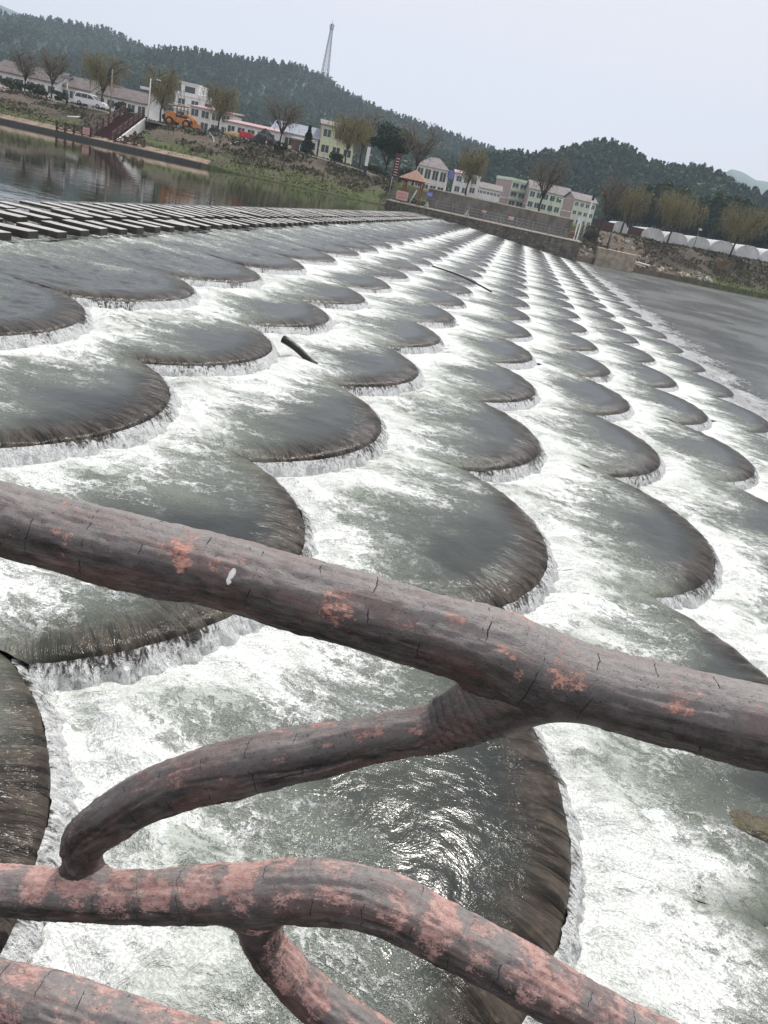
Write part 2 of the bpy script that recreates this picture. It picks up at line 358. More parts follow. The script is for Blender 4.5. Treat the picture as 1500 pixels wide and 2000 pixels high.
def facade(name, a, brick=False):
    q = N(name); p = q.obj()
    st = q.noise(q.map(p, (1.5, 1.5, .15)), 1.0, 4, .6); c = q.mix(q.rm(st, .45, .72, 0, .5), a, tuple(t*.62 for t in a))
    if brick:
        x = q.xyz(p); j = q.rm(q.ma('ABSOLUTE', q.ma('SUBTRACT', q.ma('FRACT', q.ma('MULTIPLY', x[2], 1.6)), .5)), .38, .48)
        c = q.mix(q.ma('MULTIPLY', j, .5), c, (.45, .36, .33))
    return q.done(c, .9)
MT['white'] = facade('white render', (.80, .80, .77)); MT['cream'] = facade('cream render', (.76, .74, .66)); MT['green'] = facade('pale green render', (.62, .71, .55))
MT['yellow'] = facade('yellow green render', (.62, .67, .43)); MT['brick'] = facade('pink brick', (.38, .28, .26), True); MT['redwall'] = facade('red brown wall', (.17, .08, .06))
MT['glass'] = plain('window glass', (.035, .05, .05), .15, .3); MT['concrete'] = plain('concrete', (.33, .28, .215), .9, .35, 1.3, .02)
MT['capstone'] = plain('pale coping', (.50, .44, .36), .85, .15, 2); MT['steel'] = plain('galvanised steel', (.22, .23, .235), .5, .15, 4, 0, .5)
MT['redwood'] = plain('dark red timber', (.075, .028, .024), .7, .35, 5); MT['orangewood'] = plain('orange brown timber', (.22, .075, .03), .6, .25, 3)
MT['carwhite'] = plain('white car paint', (.78, .79, .80), .25, .03); MT['tyre'] = plain('tyre rubber', (.02, .02, .02), .8, .2); MT['chrome'] = plain('wheel metal', (.35, .36, .37), .35, .1, 5, 0, .7)
MT['orange'] = plain('orange machine paint', (.55, .20, .035), .5, .2, 4); MT['beige'] = plain('beige canopy', (.50, .40, .22), .7, .2); MT['red'] = plain('red paint', (.50, .03, .03), .5, .2)
MT['black'] = plain('black sheet', (.012, .013, .014), .6, .3, 2, .1); MT['white_paint'] = plain('white paint', (.75, .75, .73), .6, .08); MT['sand'] = plain('sand', (.34, .23, .11), .95, .2, 4, .05)
MT['hose'] = plain('pale green hose', (.28, .42, .33), .5, .2); MT['pinkboard'] = plain('pink board', (.62, .40, .37), .6, .1); MT['signred'] = plain('red lettering', (.5, .06, .05), .6, .1)
MT['blue'] = plain('blue board', (.16, .18, .52), .6, .1); MT['rubble'] = plain('rubble stone', (.27, .215, .16), .95, .45, 2, .05); MT['rubble_pale'] = plain('pale rubble', (.42, .40, .37), .95, .25, 2)
MT['path'] = plain('sandy path', (.29, .22, .165), .95, .25, .8); MT['road'] = plain('concrete road', (.30, .28, .25), .9, .15, .5); MT['barkwood'] = plain('tree bark', (.05, .038, .028), .9, .3, 3)
MT['darkmetal'] = plain('dark painted metal', (.03, .032, .035), .5, .2); MT['wetwood'] = plain('soaked black wood', (.010, .009, .008), .3, .4, 8, .01)
MT['brownfence'] = plain('red brown boards', (.10, .045, .035), .8, .3, 3); MT['person'] = plain('dark clothing', (.03, .03, .04), .8, .2)
def foliage_mat(name, a, b, c=None, sc_=.6, trans=.25):
    q = N(name); p = q.pos(); n = q.noise(p, sc_, 3, .6); r = q.at('rnd')
    col = q.mix(q.rm(n, .35, .65), a, b); col = q.mix(q.ma('MULTIPLY', r, .7), col, c or b)
    return q.done(col, .8, None)
MT['willow'] = foliage_mat('willow strands', (.14, .115, .055), (.22, .20, .085), (.27, .24, .10), .25); MT['willow_dry'] = foliage_mat('dry willow twigs', (.12, .095, .07), (.18, .145, .10), (.19, .17, .10), .25)
MT['evergreen'] = foliage_mat('dark evergreen leaves', (.014, .030, .012), (.035, .065, .022), (.05, .08, .03)); MT['cypress'] = foliage_mat('cypress leaves', (.008, .02, .01), (.02, .04, .018))
MT['shrub'] = foliage_mat('shrub leaves', (.02, .035, .014), (.05, .07, .025), (.07, .085, .03)); MT['scrub'] = foliage_mat('dry scrub', (.055, .043, .030), (.12, .095, .062), (.13, .12, .055), .25)
MT['grass'] = foliage_mat('bank grass', (.065, .085, .022), (.12, .16, .04), (.18, .18, .07), .2)
MT['forest'] = foliage_mat('hill forest', (.005, .034, .014), (.028, .080, .028), (.11, .13, .04), .012)
MT['reed'] = foliage_mat('dry reeds', (.20, .14, .08), (.30, .22, .13), (.34, .25, .15), .5)
def film_mat():
    q = N('greenhouse film'); p = q.pos(); return q.done(q.mix(q.rm(q.noise(p, .6, 4, .6), .3, .7), (.52, .55, .54), (.72, .74, .73)), .35)
MT['film'] = film_mat()

# ================================================================== WATER AND WEIR
R_, SP, RB, ST = 2.74, 4.5, 2.462, 0.215
X0, V0, VEND = -8.874, 4.5*1.874, 111.0
NEARWALL = 1.15
def upstream_dist(x, v):       # local coordinates about a scale centre
    d = np.full(np.shape(x), 1e9)
    for c in (-2.25, 2.25, -6.75, 6.75): d = np.minimum(d, np.hypot(x+RB, v-c)-R_)
    return d
def scale_top(name, k, X, V, Z, nr, na, unique=False, xmin=-1.0):
    ph = np.linspace(-np.pi, np.pi, na)
    t = np.linspace(0, 1, nr)**.8
    with np.errstate(divide='ignore'):
        rm_ = np.minimum(R_, 2.25/np.maximum(np.abs(np.sin(ph)), 1e-6))
        rm_ = np.where(np.cos(ph) < 0, np.minimum(rm_, -xmin/np.maximum(-np.cos(ph), 1e-6)), rm_)
    r = t[:, None]*rm_[None, :]; x = r*np.cos(ph); v = r*np.sin(ph)
    lp = R_-r; fd = upstream_dist(x, v)
    if k == 0: fd = 1.05+.25*(x+1.8)
    z = np.zeros_like(x)
    e = np.clip((.30-lp)/.30, 0, 1); e = np.where(lp < .30, e, 0); z = z-.06*(1-np.sqrt(np.clip(1-e**2, 0, 1)))-.045*np.clip(r/R_, 0, 1)**6
    wx, wv = X+x, V+v
    fo = 1-sm(.2, 1.7, fd)
    if unique:
        n = fbm(wx*1.6, wv*2.0, k*3.1, 5, .55)-.5
        rid = 1-np.abs(fbm(wx*2.7+9, wv*3.3, k*1.7, 3)-.5)*4
        z = z+fo*(.10*n+.035*rid)+.012*(fbm(wx*5, wv*5, 0, 3)-.5)*(1-.5*fo)
        z = z+sm(.9, .3, fd)*.03-.075*sm(.4, .12, fd)
        # radial runnels near the lip
        a = np.arctan2(v, x)*R_
        z = z+.045*(fbm(a*7+k*9+V, lp*1.1, 0, 4, .6)-.5)*sm(.65, .1, lp)
    else:
        z = z+fo*.02
    if k == 0: z = z+.11*sm(1.6, -1.7, x)+.075*(fbm(wx*3.2, wv*3.6, 5, 4, .6)-.5)*sm(.1, .8, lp)
    V3 = np.stack([x, v, z], -1).reshape(-1, 3)
    return mesh_np(name, V3, grid_faces(nr, na), MT['scale'], None, True, dict(fd=fd.ravel(), lp=lp.ravel(), ar=(np.arctan2(v, x)*R_).ravel()), link=False), None
def scale_fall(name, k, V, nh, na, unique=False):
    am = math.asin(2.25/R_); ph = np.linspace(-am, am, na); t = np.linspace(0, 1, nh)
    T, P = np.meshgrid(t, ph, indexing='ij'); a = P*R_
    r = R_-.004+.17*T**.8; z = -.10-.20*T**1.5
    if unique:
        n = fbm(a*9+V*3+k*7, T*1.2+k, 0, 4, .6)-.5; r = r+.13*n*(.3+T); z = z+T*.05*(fbm(a*3, k*2.+V, 0, 3)-.5)
    x, v = r*np.cos(P), r*np.sin(P)
    V3 = np.stack([x, v, z], -1).reshape(-1, 3)
    return mesh_np(name, V3, grid_faces(nh, na), MT['fall'], None, True, dict(lp=(T*.25).ravel(), ar=a.ravel()), link=False)
weir = thing('fish_scale_weir', 'long stepped weir of overlapping round scale-shaped steps with white water pouring between them', 'weir')
cache = {}; items = []
for k in range(7):
    for m in range(-3, 27):
        i = m+.5*((k+1) % 2); V = V0+SP*i; X = X0+RB*k
        if V < -1 or V > VEND+1.2: continue
        items.append((math.hypot(X+1, V), k, X, V))
items.sort()
rest = []
for n_, (dist, k, X, V) in enumerate(items):
    uq = dist < 24
    if uq:
        q_ = int(np.clip(900/max(dist, 4), 40, 190)); top, _ = scale_top('scale_step', k, X, V, 0, q_, int(q_*2.6), True, -1.8 if k == 0 else -1.0)
        fl = scale_fall('water_fall', k, V, max(8, q_//8), q_*3, True)
    else:
        key = (k == 0, dist < 60)
        if key not in cache:
            q_ = 26 if dist < 60 else 12
            cache[key] = (scale_top('scale_step', 0 if k == 0 else 3, 0, 50., 0, q_, q_*3, False, -1.8 if k == 0 else -1.0)[0], scale_fall('water_fall', 3, 1., 5, q_*3, False))
        a, b = cache[key]; top, fl = a.copy(), b.copy()
    z = -ST*k
    if n_ < 96:
        sc.collection.objects.link(top); top.parent = weir; top.location = (X, V, z)
        if k == 2 and abs(V-V0+1.5*SP) < .1: top.location = (X-.13, V, z)
        sc.collection.objects.link(fl); fl.parent = top
    else: rest.append((top, fl, X, V, z))
for nm, idx, mt in (('far_scale_steps', 0, 'scale'), ('far_water_falls', 1, 'fall')):
    Vs, Fs, A, off = [], [], {'fd': [], 'lp': [], 'ar': []}, 0
    for it in rest:
        me = it[idx].data; nv = len(me.vertices); co = np.empty(nv*3, np.float32); me.vertices.foreach_get('co', co)
        Vs.append(co.reshape(-1, 3)+np.array([it[2], it[3], it[4]])); fi = np.empty(len(me.loops), np.int32); me.loops.foreach_get('vertex_index', fi)
        if len(me.polygons)*4 != len(fi):
            fi = np.array([l for p in me.polygons if p.loop_total == 4 for l in p.vertices], np.int32)
        Fs.append(fi.reshape(-1, 4)+off); off += nv
        for a in A:
            if a in me.attributes: t = np.empty(nv, np.float32); me.attributes[a].data.foreach_get('value', t)
            else: t = np.zeros(nv, np.float32)
            A[a].append(t)
    o = mesh_np(nm, np.concatenate(Vs), np.concatenate(Fs), MT[mt], weir, True, {a: np.concatenate(t) for a, t in A.items()}); tag(o, kind='stuff')
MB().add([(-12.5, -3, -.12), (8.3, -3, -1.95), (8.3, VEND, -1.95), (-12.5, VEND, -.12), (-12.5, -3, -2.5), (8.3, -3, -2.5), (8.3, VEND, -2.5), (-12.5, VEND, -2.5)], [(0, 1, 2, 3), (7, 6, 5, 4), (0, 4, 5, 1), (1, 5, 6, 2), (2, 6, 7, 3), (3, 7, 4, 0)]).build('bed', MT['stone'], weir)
# water between the stepping stones
xs = np.linspace(-14.4, -10.2, 60); vs = np.concatenate([np.arange(NEARWALL, 40, .09), np.arange(40, VEND, .6)]); XX, VV = np.meshgrid(xs, vs, indexing='ij')
zz = .245-.135*sm(-13.2, -10.4, XX)+.03*(fbm(XX*3, VV*3, 2, 4)-.5)*sm(-13.6, -12.5, XX)
o = mesh_np('water', np.stack([XX, VV, zz], -1).reshape(-1, 3), grid_faces(*XX.shape), MT['apron'], None, True, dict(fd=(1.9-.15*sm(-12.5, -10.5, XX)).ravel(), lp=np.ones(XX.size), ar=VV.ravel())); tag(o, kind='structure')
o = mesh_np('water', [(-600, -40, .24), (-14.4, -40, .24), (-14.4, 200, .24), (-600, 200, .24)], np.array([[0, 1, 2, 3]]), MT['pool'], None, False); tag(o, kind='structure')
# river below
xs = np.concatenate([np.arange(5.5, 16, .12), np.arange(16, 60, .8), np.arange(60, 700, 20)]); vs = np.concatenate([np.arange(-20, 50, .2), np.arange(50, 130, .8), np.arange(130, 400, 20)])
XX, VV = np.meshgrid(xs, vs, indexing='ij'); xl = XX-(X0+RB*7)
d = np.full(XX.shape, 1e9); cv = V0+SP*(np.round((VV-V0)/SP-.5)+.5)
for s_ in (-SP, 0, SP): d = np.minimum(d, np.hypot(xl+RB, VV-cv-s_)-R_)
zz = -1.50+.10*(fbm(XX*1.3, VV*1.3, 1, 4)-.5)*sm(9, 0, d)
o = mesh_np('river', np.stack([XX, VV, zz], -1).reshape(-1, 3), grid_faces(*XX.shape), MT['river'], None, True, dict(fd=d.ravel())); tag(o, kind='structure')
# stepping stones, three rows
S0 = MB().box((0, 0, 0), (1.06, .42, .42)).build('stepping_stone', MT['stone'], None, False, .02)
first = True; rows = ((-10.92, .07, 0, 'front'), (-12.16, .10, .45, 'middle'), (-13.40, .075, .9, 'back'))
rj = np.random.default_rng(3)
for rx, rz_, off, wh in rows:
    n_ = 0; v = 6.4+off
    while v < 101:
        o = S0 if first else S0.copy()
        if not first: sc.collection.objects.link(o)
        first = False
        o.location = (rx+rj.normal()*.025, v+rj.normal()*.03, rz_+rj.normal()*.012); o.rotation_euler = (rj.normal()*.012, rj.normal()*.01, rj.normal()*.02)
        tag(o, 'flat rectangular stepping stone in the %s row along the crest of the weir' % {'front': 'downstream', 'middle': 'middle', 'back': 'upstream, half drowned'}[wh], 'stepping stone', 'stepping stones in the %s row on the weir crest' % wh)
        v += 1.05
# black timber caught on the weir and a thin stick further off
P0, P1 = atz(553, 662, -.16), atz(618, 712, -.44)
t = np.linspace(0, 1, 9)[:, None]; Pp = P0+(P1-P0)*t; Pp[:, 2] += .02*np.sin(t[:, 0]*5)
o = MB().tube(Pp, np.linspace(.075, .055, 9), 10).build('driftwood_pole', MT['wetwood'], None, True); tag(o, 'thick short black pole stuck between two scales of the weir', 'pole')
P0, P1 = atz(845, 520, -.25), atz(960, 570, -.55); Pp = P0+(P1-P0)*t; Pp[:, 2] += .10*np.sin(t[:, 0]*3.1)
o = MB().tube(Pp, .04, 6).build('driftwood_stick', MT['wetwood'], None, True); tag(o, 'long thin dark stick lying across the white water far along the weir', 'stick')

# wet boulders breaking the water at the lower right
for k, (px, py, zz_, r_, lb) in enumerate([(1462, 1640, -1.0, (.34, .28, .16), 'wet brown boulder breaking the foam at the right edge, topmost of three'), (1500, 1716, -1.06, (.34, .30, .16), 'wet dark boulder at the right edge, middle of three'), (1452, 1800, -1.1, (.3, .24, .12), 'low wet boulder under foam at lower right, lowest of three')]):
    V, Fc = blob((0, 0, 0), r_, 4, .4, 31+k); V[:, 2] += .03*(fbm(V[:, 0]*9, V[:, 1]*9, k, 3)-.5); o = MB().add(V, Fc).build('boulder', MT['boulder'], None, True); o.location = tuple(atz(px, py, zz_)); tag(o, lb, 'rock')
# ================================================================== FOREGROUND RAILING (cement logs)
def px_line(pts, n=60, Y=1.0):
    """pts: (x, y, thickness px) -> dense world centreline and radius"""
    P, r = [], []
    for x, y, t_ in pts:
        p = aty(x, y, Y); P.append(p); r.append(t_/2/F*((p-CAM)@CF))
    P = np.array(P); r = np.array(r); m = len(P); T = np.linspace(0, m-1, n); Q = []
    for tt in T:                                     # Catmull-Rom
        i = min(int(tt), m-2); f = tt-i; p0, p1, p2, p3 = [np.append(P[j], r[j]) for j in (max(i-1, 0), i, i+1, min(i+2, m-1))]
        Q.append(.5*((2*p1)+(-p0+p2)*f+(2*p0-5*p1+4*p2-p3)*f*f+(-p0+3*p1-3*p2+p3)*f**3))
    Q = np.array(Q); return Q[:, :3], Q[:, 3]
LG = {
 'top_rail': [(-700, 860, 140), (-300, 930, 138), (0, 1012, 139), (200, 1063, 149), (450, 1125, 145), (750, 1208, 151), (950, 1265, 156), (1050, 1306, 162), (1200, 1352, 155), (1350, 1391, 157), (1500, 1425, 160), (1900, 1520, 160), (2300, 1600, 160)],
 'curved_branch': [(1090, 1328, 110), (1010, 1352, 150), (930, 1386, 132), (850, 1422, 100), (750, 1440, 96), (600, 1472, 102), (450, 1502, 110), (350, 1530, 104), (270, 1566, 98), (195, 1612, 92), (153, 1660, 84), (145, 1700, 84), (147, 1722, 58)],
 'middle_rail': [(-500, 1690, 95), (-200, 1728, 92), (0, 1740, 90), (100, 1746, 97), (250, 1751, 97), (400, 1747, 107), (550, 1741, 112), (650, 1742, 115), (750, 1764, 116), (850, 1814, 113), (1000, 1892, 112), (1150, 1978, 112), (1300, 2060, 112), (1500, 2160, 110)],
 'lower_branch': [(505, 1770, 92), (508, 1812, 92), (522, 1850, 80), (555, 1893, 80), (604, 1943, 84), (680, 1998, 86), (770, 2058, 88), (900, 2150, 88)],
 'bottom_rail': [(-400, 1860, 122), (0, 1944, 122), (200, 2001, 122), (400, 2062, 120), (700, 2150, 118), (1000, 2250, 118)]}
fence = thing('log_railing', 'cement railing shaped like rough brown logs with peeling pink and grey paint, close in front', 'railing')
lines = {k_: px_line(v_) for k_, v_ in LG.items()}
lines['curved_branch'][0][-17:, 1] += np.linspace(0, 1, 17)**1.3*.05
keys = list(LG); mb = MB()
for k_ in keys: mb.tube(lines[k_][0], lines[k_][1], 28)
tmp = mb.build('railing_union', None)
rmd = tmp.modifiers.new('r', 'REMESH'); rmd.mode = 'VOXEL'; rmd.voxel_size = .0042
smd = tmp.modifiers.new('s', 'SMOOTH'); smd.factor = .6; smd.iterations = 8
dg = bpy.context.evaluated_depsgraph_get(); me = bpy.data.meshes.new_from_object(tmp.evaluated_get(dg))
nv = len(me.vertices); co = np.empty(nv*3, np.float32); me.vertices.foreach_get('co', co); co = co.reshape(-1, 3).astype(float)
fa = np.empty(len(me.loops), np.int32); me.loops.foreach_get('vertex_index', fa); fa = fa.reshape(-1, 4)
bpy.data.objects.remove(tmp)
best = np.full(nv, 1e9); own = np.zeros(nv, int); bk = np.zeros((nv, 3)); SD = np.full((len(LG), nv), 1e9)
nrm = np.empty(nv*3, np.float32); me.vertices.foreach_get('normal', nrm); nrm = nrm.reshape(-1, 3)
for b_, k_ in enumerate(keys):
    P, r = lines[k_]; S = np.concatenate([[0], np.cumsum(np.linalg.norm(np.diff(P, axis=0), axis=1))])
    for i in range(len(P)-1):
        d = P[i+1]-P[i]; L2 = d@d; tt = np.clip((co-P[i])@d/L2, 0, 1); c_ = P[i]+tt[:, None]*d; q_ = co-c_; ds = np.linalg.norm(q_, axis=1)
        rr = r[i]+(r[i+1]-r[i])*tt; sd_ = ds-rr
        m_ = sd_ < best; u_ = np.cross(d, (0, 0, 1.)); u_ /= np.linalg.norm(u_); w_ = np.cross(u_, d)/math.sqrt(L2)
        SD[b_] = np.minimum(SD[b_], sd_); best[m_] = sd_[m_]; own[m_] = b_
        bk[m_, 0] = S[i]+tt[m_]*math.sqrt(L2)+b_*3.7; ref = np.array([0, 0, 1.])
        bk[m_, 1] = (q_[m_]@np.array([0, 1., 0]))/np.maximum(ds[m_], 1e-5); bk[m_, 2] = (q_[m_]@ref)/np.maximum(ds[m_], 1e-5)
s_ = bk[:, 0]; cx, cz = bk[:, 1], bk[:, 2]
disp = .010*(fbm(s_*7, cx*1.3+own*5, cz*1.3, 3)-.5)+.0065*(fbm(s_*9, cx*6, cz*6+own, 4)-.5)+.0035*(fbm(s_*60, cx*5, cz*5, 3)-.5)
# a few long splits
disp -= .004*np.exp(-((cz-.1-.25*np.sin(s_*9))/.05)**2)*(own == 1)
co += nrm*disp[:, None]*1.3
bkm = np.stack([s_, cx*.052*1.0, cz*.052], -1); bkm2 = bk.copy(); bkm2[:, 1:] *= 1.0
ss = np.sort(SD, axis=0); hh = np.clip(1-(ss[1]-ss[0])/.05, 0, 1)          # fillets where the logs join
co += nrm*(hh**2*.0125)[:, None]
E_ = np.concatenate([fa[:, [0, 1]], fa[:, [1, 2]], fa[:, [2, 3]], fa[:, [3, 0]]]); deg = np.bincount(E_[:, 0], minlength=nv)+np.bincount(E_[:, 1], minlength=nv)
for it in range(90):
    A_ = np.stack([np.bincount(E_[:, 0], co[E_[:, 1], j], nv)+np.bincount(E_[:, 1], co[E_[:, 0], j], nv) for j in range(3)], -1)/np.maximum(deg, 1)[:, None]
    co += (A_-co)*(np.clip(hh*1.6, 0, 1)*.85)[:, None]
fo_ = own[fa[:, 0]]
vv_all = co
tmpme = mesh_np('whole', co, fa, None, None, True, link=False).data
vn_all = np.empty(nv*3, np.float32); tmpme.vertices.foreach_get('normal', vn_all); vn_all = vn_all.reshape(-1, 3)
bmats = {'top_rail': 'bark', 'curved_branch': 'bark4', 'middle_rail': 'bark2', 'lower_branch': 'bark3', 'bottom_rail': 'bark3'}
for b_, k_ in enumerate(keys):
    f_ = fa[fo_ == b_]; ids, inv = np.unique(f_, return_inverse=True)
    # attribute: along in m, cos*.055, sin unit
    a = np.stack([bk[ids, 0], bk[ids, 1]*.055, bk[ids, 2]*.055], -1)
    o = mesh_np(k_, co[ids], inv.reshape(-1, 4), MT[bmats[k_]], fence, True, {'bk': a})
    o.data.normals_split_custom_set_from_vertices([tuple(x) for x in vn_all[ids].astype(float)])
# chipped white spot of old paint on the top rail
# near pier below the camera (outside the frame unless one steps aside)
mb = MB().bb((-25, -6, .55), (14, 1.06, .78)).bb((-25, -6, -4), (14, 1.0, .55))
o = mb.build('pier', MT['pierwall']); tag(o, 'near stone pier the log railing stands on', 'pier')
for x in (-2.4, 2.6):
    P = np.array([(x+.01*math.sin(z*9), 1.0, z) for z in np.linspace(.78, 2.2, 12)])
    v0 = MB().tube(P, .055, 16).build('post', MT['bark3'], fence, True)
#PART2

# ================================================================== LAND
def ip(x, xs, ys): return np.interp(x, xs, ys)
def ys_(x): return ip(x, [-700, -300, -120, -80, -60, -40, -20, -18.2, -18, 8.4, 8.6, 12, 17, 24, 40, 80, 300, 700], [150, 130, 113, 108, 106, 105, 110, 112, 115.6, 115.6, 116, 118.5, 121, 124.5, 131, 150, 260, 420])
def wl_(x): return np.where(np.asarray(x) < -6, .24, -1.5)
def zt_(x): return ip(x, [-200, -30, -18, 0, 12, 25, 40, 200], [4.7, 4.4, 3.5, 2.9, 3.0, 3.2, 3.45, 4.1])
SX0, SX1 = sorted((float(aty(197, 266, 106.3)[0]), float(aty(262, 224, 118.6)[0])))
def land(x, y):
    x = np.asarray(x, float); y = np.asarray(y, float); t = y-ys_(x); W = wl_(x); zt = zt_(x)
    left = x < -18.2; right = x > 8.6
    n = (fbm(x*.22, y*.22, 3, 4)-.5)
    a0 = np.where(left, .40*sm(-34, -44, x)+.04, np.where(right, .75, 1.5)); a1 = np.where(left, .05, .5)
    z = W+a0*sm(-.1, .02, t)+(zt-W-a0)*np.where(left, np.clip((t-.05)/12.4, 0, 1)**.8, sm(a1, np.where(right, 12.5, 3.), t)**.85)
    z = z-1.6*sm(0, -1.5, t)-.4*sm(.0, -.1, t)
    z = z+np.where(left, .0, 0)
    z = z-1.3*sm(4.2, 2.2, np.hypot(x-np.clip(x, SX0, SX1), 0*x))*sm(.5, 3, t)*sm(14.5, 12.5, t)
    return z+n*np.where(right, .5, .9)*sm(1.8, 5, t)*sm(16, 11, t)+n*.3*sm(18, 40, t)
xs = np.concatenate([np.arange(-700, -140, 25), np.arange(-140, -18.3, .7), [-18.25, -18.15], np.arange(-17.8, 8.5, .9), [8.55, 8.65], np.arange(9, 80, .6), np.arange(80, 701, 25)])
ts = np.concatenate([[-8, -2, -1, -.3, -.1, .02], np.arange(.3, 20, .45), np.arange(20, 60, 3), np.arange(60, 300, 20)])
XX, TT = np.meshgrid(xs, ts, indexing='ij'); YY = ys_(XX)+TT; ZZ = land(XX, YY)
gn = .36*sm(9, 3, TT)-.06*sm(6, 10, TT)+.10*sm(16, 30, TT)+np.where(XX > 8.6, -.12, 0)*sm(2, 6, TT)
gn = np.where((XX > 8.6) & (XX < 24), gn-.25, gn)
ea = np.where(XX > 8.6, .45*sm(26, 18, XX), .25*sm(5, 9, TT)*sm(13, 9, TT))
o = mesh_np('ground', np.stack([XX, YY, ZZ], -1).reshape(-1, 3), grid_faces(*XX.shape), MT['ground'], None, True, dict(green=gn.ravel(), earth=ea.ravel())); tag(o, kind='structure')
def strip(name, mat, x0, x1, t0, t1, dz, step=1., thick=.05):
    xs = np.arange(x0, x1+step/2, step); V = []
    for x in xs:
        y = ys_(x); z = max(float(land(x, y+t0)), float(land(x, y+t1)))+dz; za = z
        if name == 'path': za = float(land(x, y+t0))+dz
        V += [(x, y+t0, za), (x, y+t1, z), (x, y+t1, z-thick), (x, y+t0, za-thick)]
    return mesh_np(name, V, grid_faces(len(xs), 4, True), mat, None, False)
o = strip('path', MT['path'], -150, -41, .02, 1.0, .08, 1., .5); tag(o, kind='structure')
o = strip('embankment_edge', MT['stone'], -150, -42, -.14, 0, .0, 1., .9); tag(o, 'low dark stone edging along the far side of the still pool', 'kerb')
o = strip('road', MT['road'], -150, -20, 12.6, 17.5, .05, 1., .2); tag(o, kind='structure')
o = strip('kerb', MT['capstone'], -150, -21, 12.2, 12.6, .14, 1., .25); tag(o, 'pale low kerb along the road at the top of the grassy bank', 'kerb')
o = strip('road', MT['road'], 20, 140, 13.2, 15.4, .05, 1.5, .2); tag(o, kind='structure')
# hills
LAY = [(760, 300, [(-500, -20), (-200, 5), (0, 28), (100, 34), (200, 48), (260, 72), (300, 87), (370, 107), (430, 117), (510, 128), (590, 132), (640, 138), (670, 168), (730, 197), (800, 228), (900, 262), (1000, 300), (1100, 340), (1300, 420), (1500, 480)]),
       (430, 300, [(700, 352), (850, 320), (930, 300), (1000, 296), (1060, 295), (1110, 287), (1180, 273), (1225, 288), (1260, 314), (1330, 326), (1370, 322), (1440, 366), (1500, 374), (1600, 385), (1800, 420)])]
TH = [11.0, 10.5]
lay = []
for (Yr, y0, pl), th in zip(LAY, TH):
    P = np.array([aty(x, y, Yr) for x, y in pl]); lay.append((Yr, y0, P[:, 0], P[:, 2]-th))
def hill(x, y):
    z = np.full(np.shape(x), 2.5)
    for Yr, y0, px, pz in lay:
        s = (y/Yr)*sm(y0, Yr, y)**.7; s = np.where(y > Yr, 1-.9*sm(Yr, Yr*1.5, y), s)
        # spurs and gullies running down the slope
        sp = (fbm(x*.012+Yr, y*.004, 1, 3)-.5)*.55*sm(0, .4, s)*sm(1.0, .7, s)
        xx = x*(1+.0*(y-Yr)); zz = np.interp(xx, px, pz, left=pz[0], right=pz[-1])
        z = np.maximum(z, 3+np.maximum(zz-3, 0)*np.minimum(s+sp, y/Yr))
    return z
xs = np.arange(-900, 901, 9.); yv = np.arange(290, 1180, 9.); XX, YY = np.meshgrid(xs, yv, indexing='ij'); ZZ = hill(XX, YY)
o = mesh_np('hill', np.stack([XX, YY, ZZ], -1).reshape(-1, 3), grid_faces(*XX.shape), MT['forest'], None, True, dict(rnd=np.zeros(XX.size))); tag(o, kind='structure')
def mountain(pl, Y, dep):
    P = np.array([aty(x, y, Y) for x, y in pl]); xs = np.linspace(P[0, 0], P[-1, 0], 160); zr = np.interp(xs, P[:, 0], P[:, 2])
    zr = zr+(fbm(xs*.006, 0., Y, 4)-.5)*Y*.012; s = np.linspace(-1, 1, 21); V = []
    for x, z in zip(xs, zr):
        for q in s: V.append((x, Y+q*dep, z*(1-abs(q)**1.2)*(1+.2*(vn(x*.01, q*4, 0)-.5)*(abs(q) > .01))))
    o = mesh_np('hill', V, grid_faces(160, 21), MT['forest'], None, True, dict(rnd=np.zeros(160*21))); tag(o, kind='structure')
mountain([(-500, 60), (-300, -60), (-120, -30), (0, 6), (45, 30), (120, 120), (240, 260)], 1750, 330)
mountain([(1250, 480), (1330, 380), (1420, 334), (1460, 344), (1510, 351), (1580, 338), (1700, 380), (1900, 600)], 1850, 350)
# ------------------------------------------------------------------ foliage
def cards(C, s, r=None, up=0.):
    """leaf clump cards at centres C, size s"""
    n = len(C); g = r or rng; a = g.normal(size=(n, 3)); a /= np.linalg.norm(a, axis=1)[:, None]; b = g.normal(size=(n, 3)); b[:, 2] += up
    b -= (a*b).sum(1)[:, None]*a; b /= np.linalg.norm(b, axis=1)[:, None]; c = np.cross(a, b)
    s = (np.broadcast_to(s, (n,))*g.uniform(.6, 1.3, n))[:, None]/2
    j = lambda: g.uniform(.7, 1.25, (n, 1))
    return np.stack([C-b*s*j(), C+c*s*j()*.8, C+b*s*j(), C-c*s*j()*.8], 1)
def quads_mesh(name, Q, mat, parent=None, rnd=None, link=True):
    n = len(Q); rn = np.repeat(rng.random(n) if rnd is None else rnd, 4)
    return mesh_np(name, Q.reshape(-1, 3), np.arange(n*4).reshape(-1, 4), mat, parent, False, dict(rnd=rn), link=link)
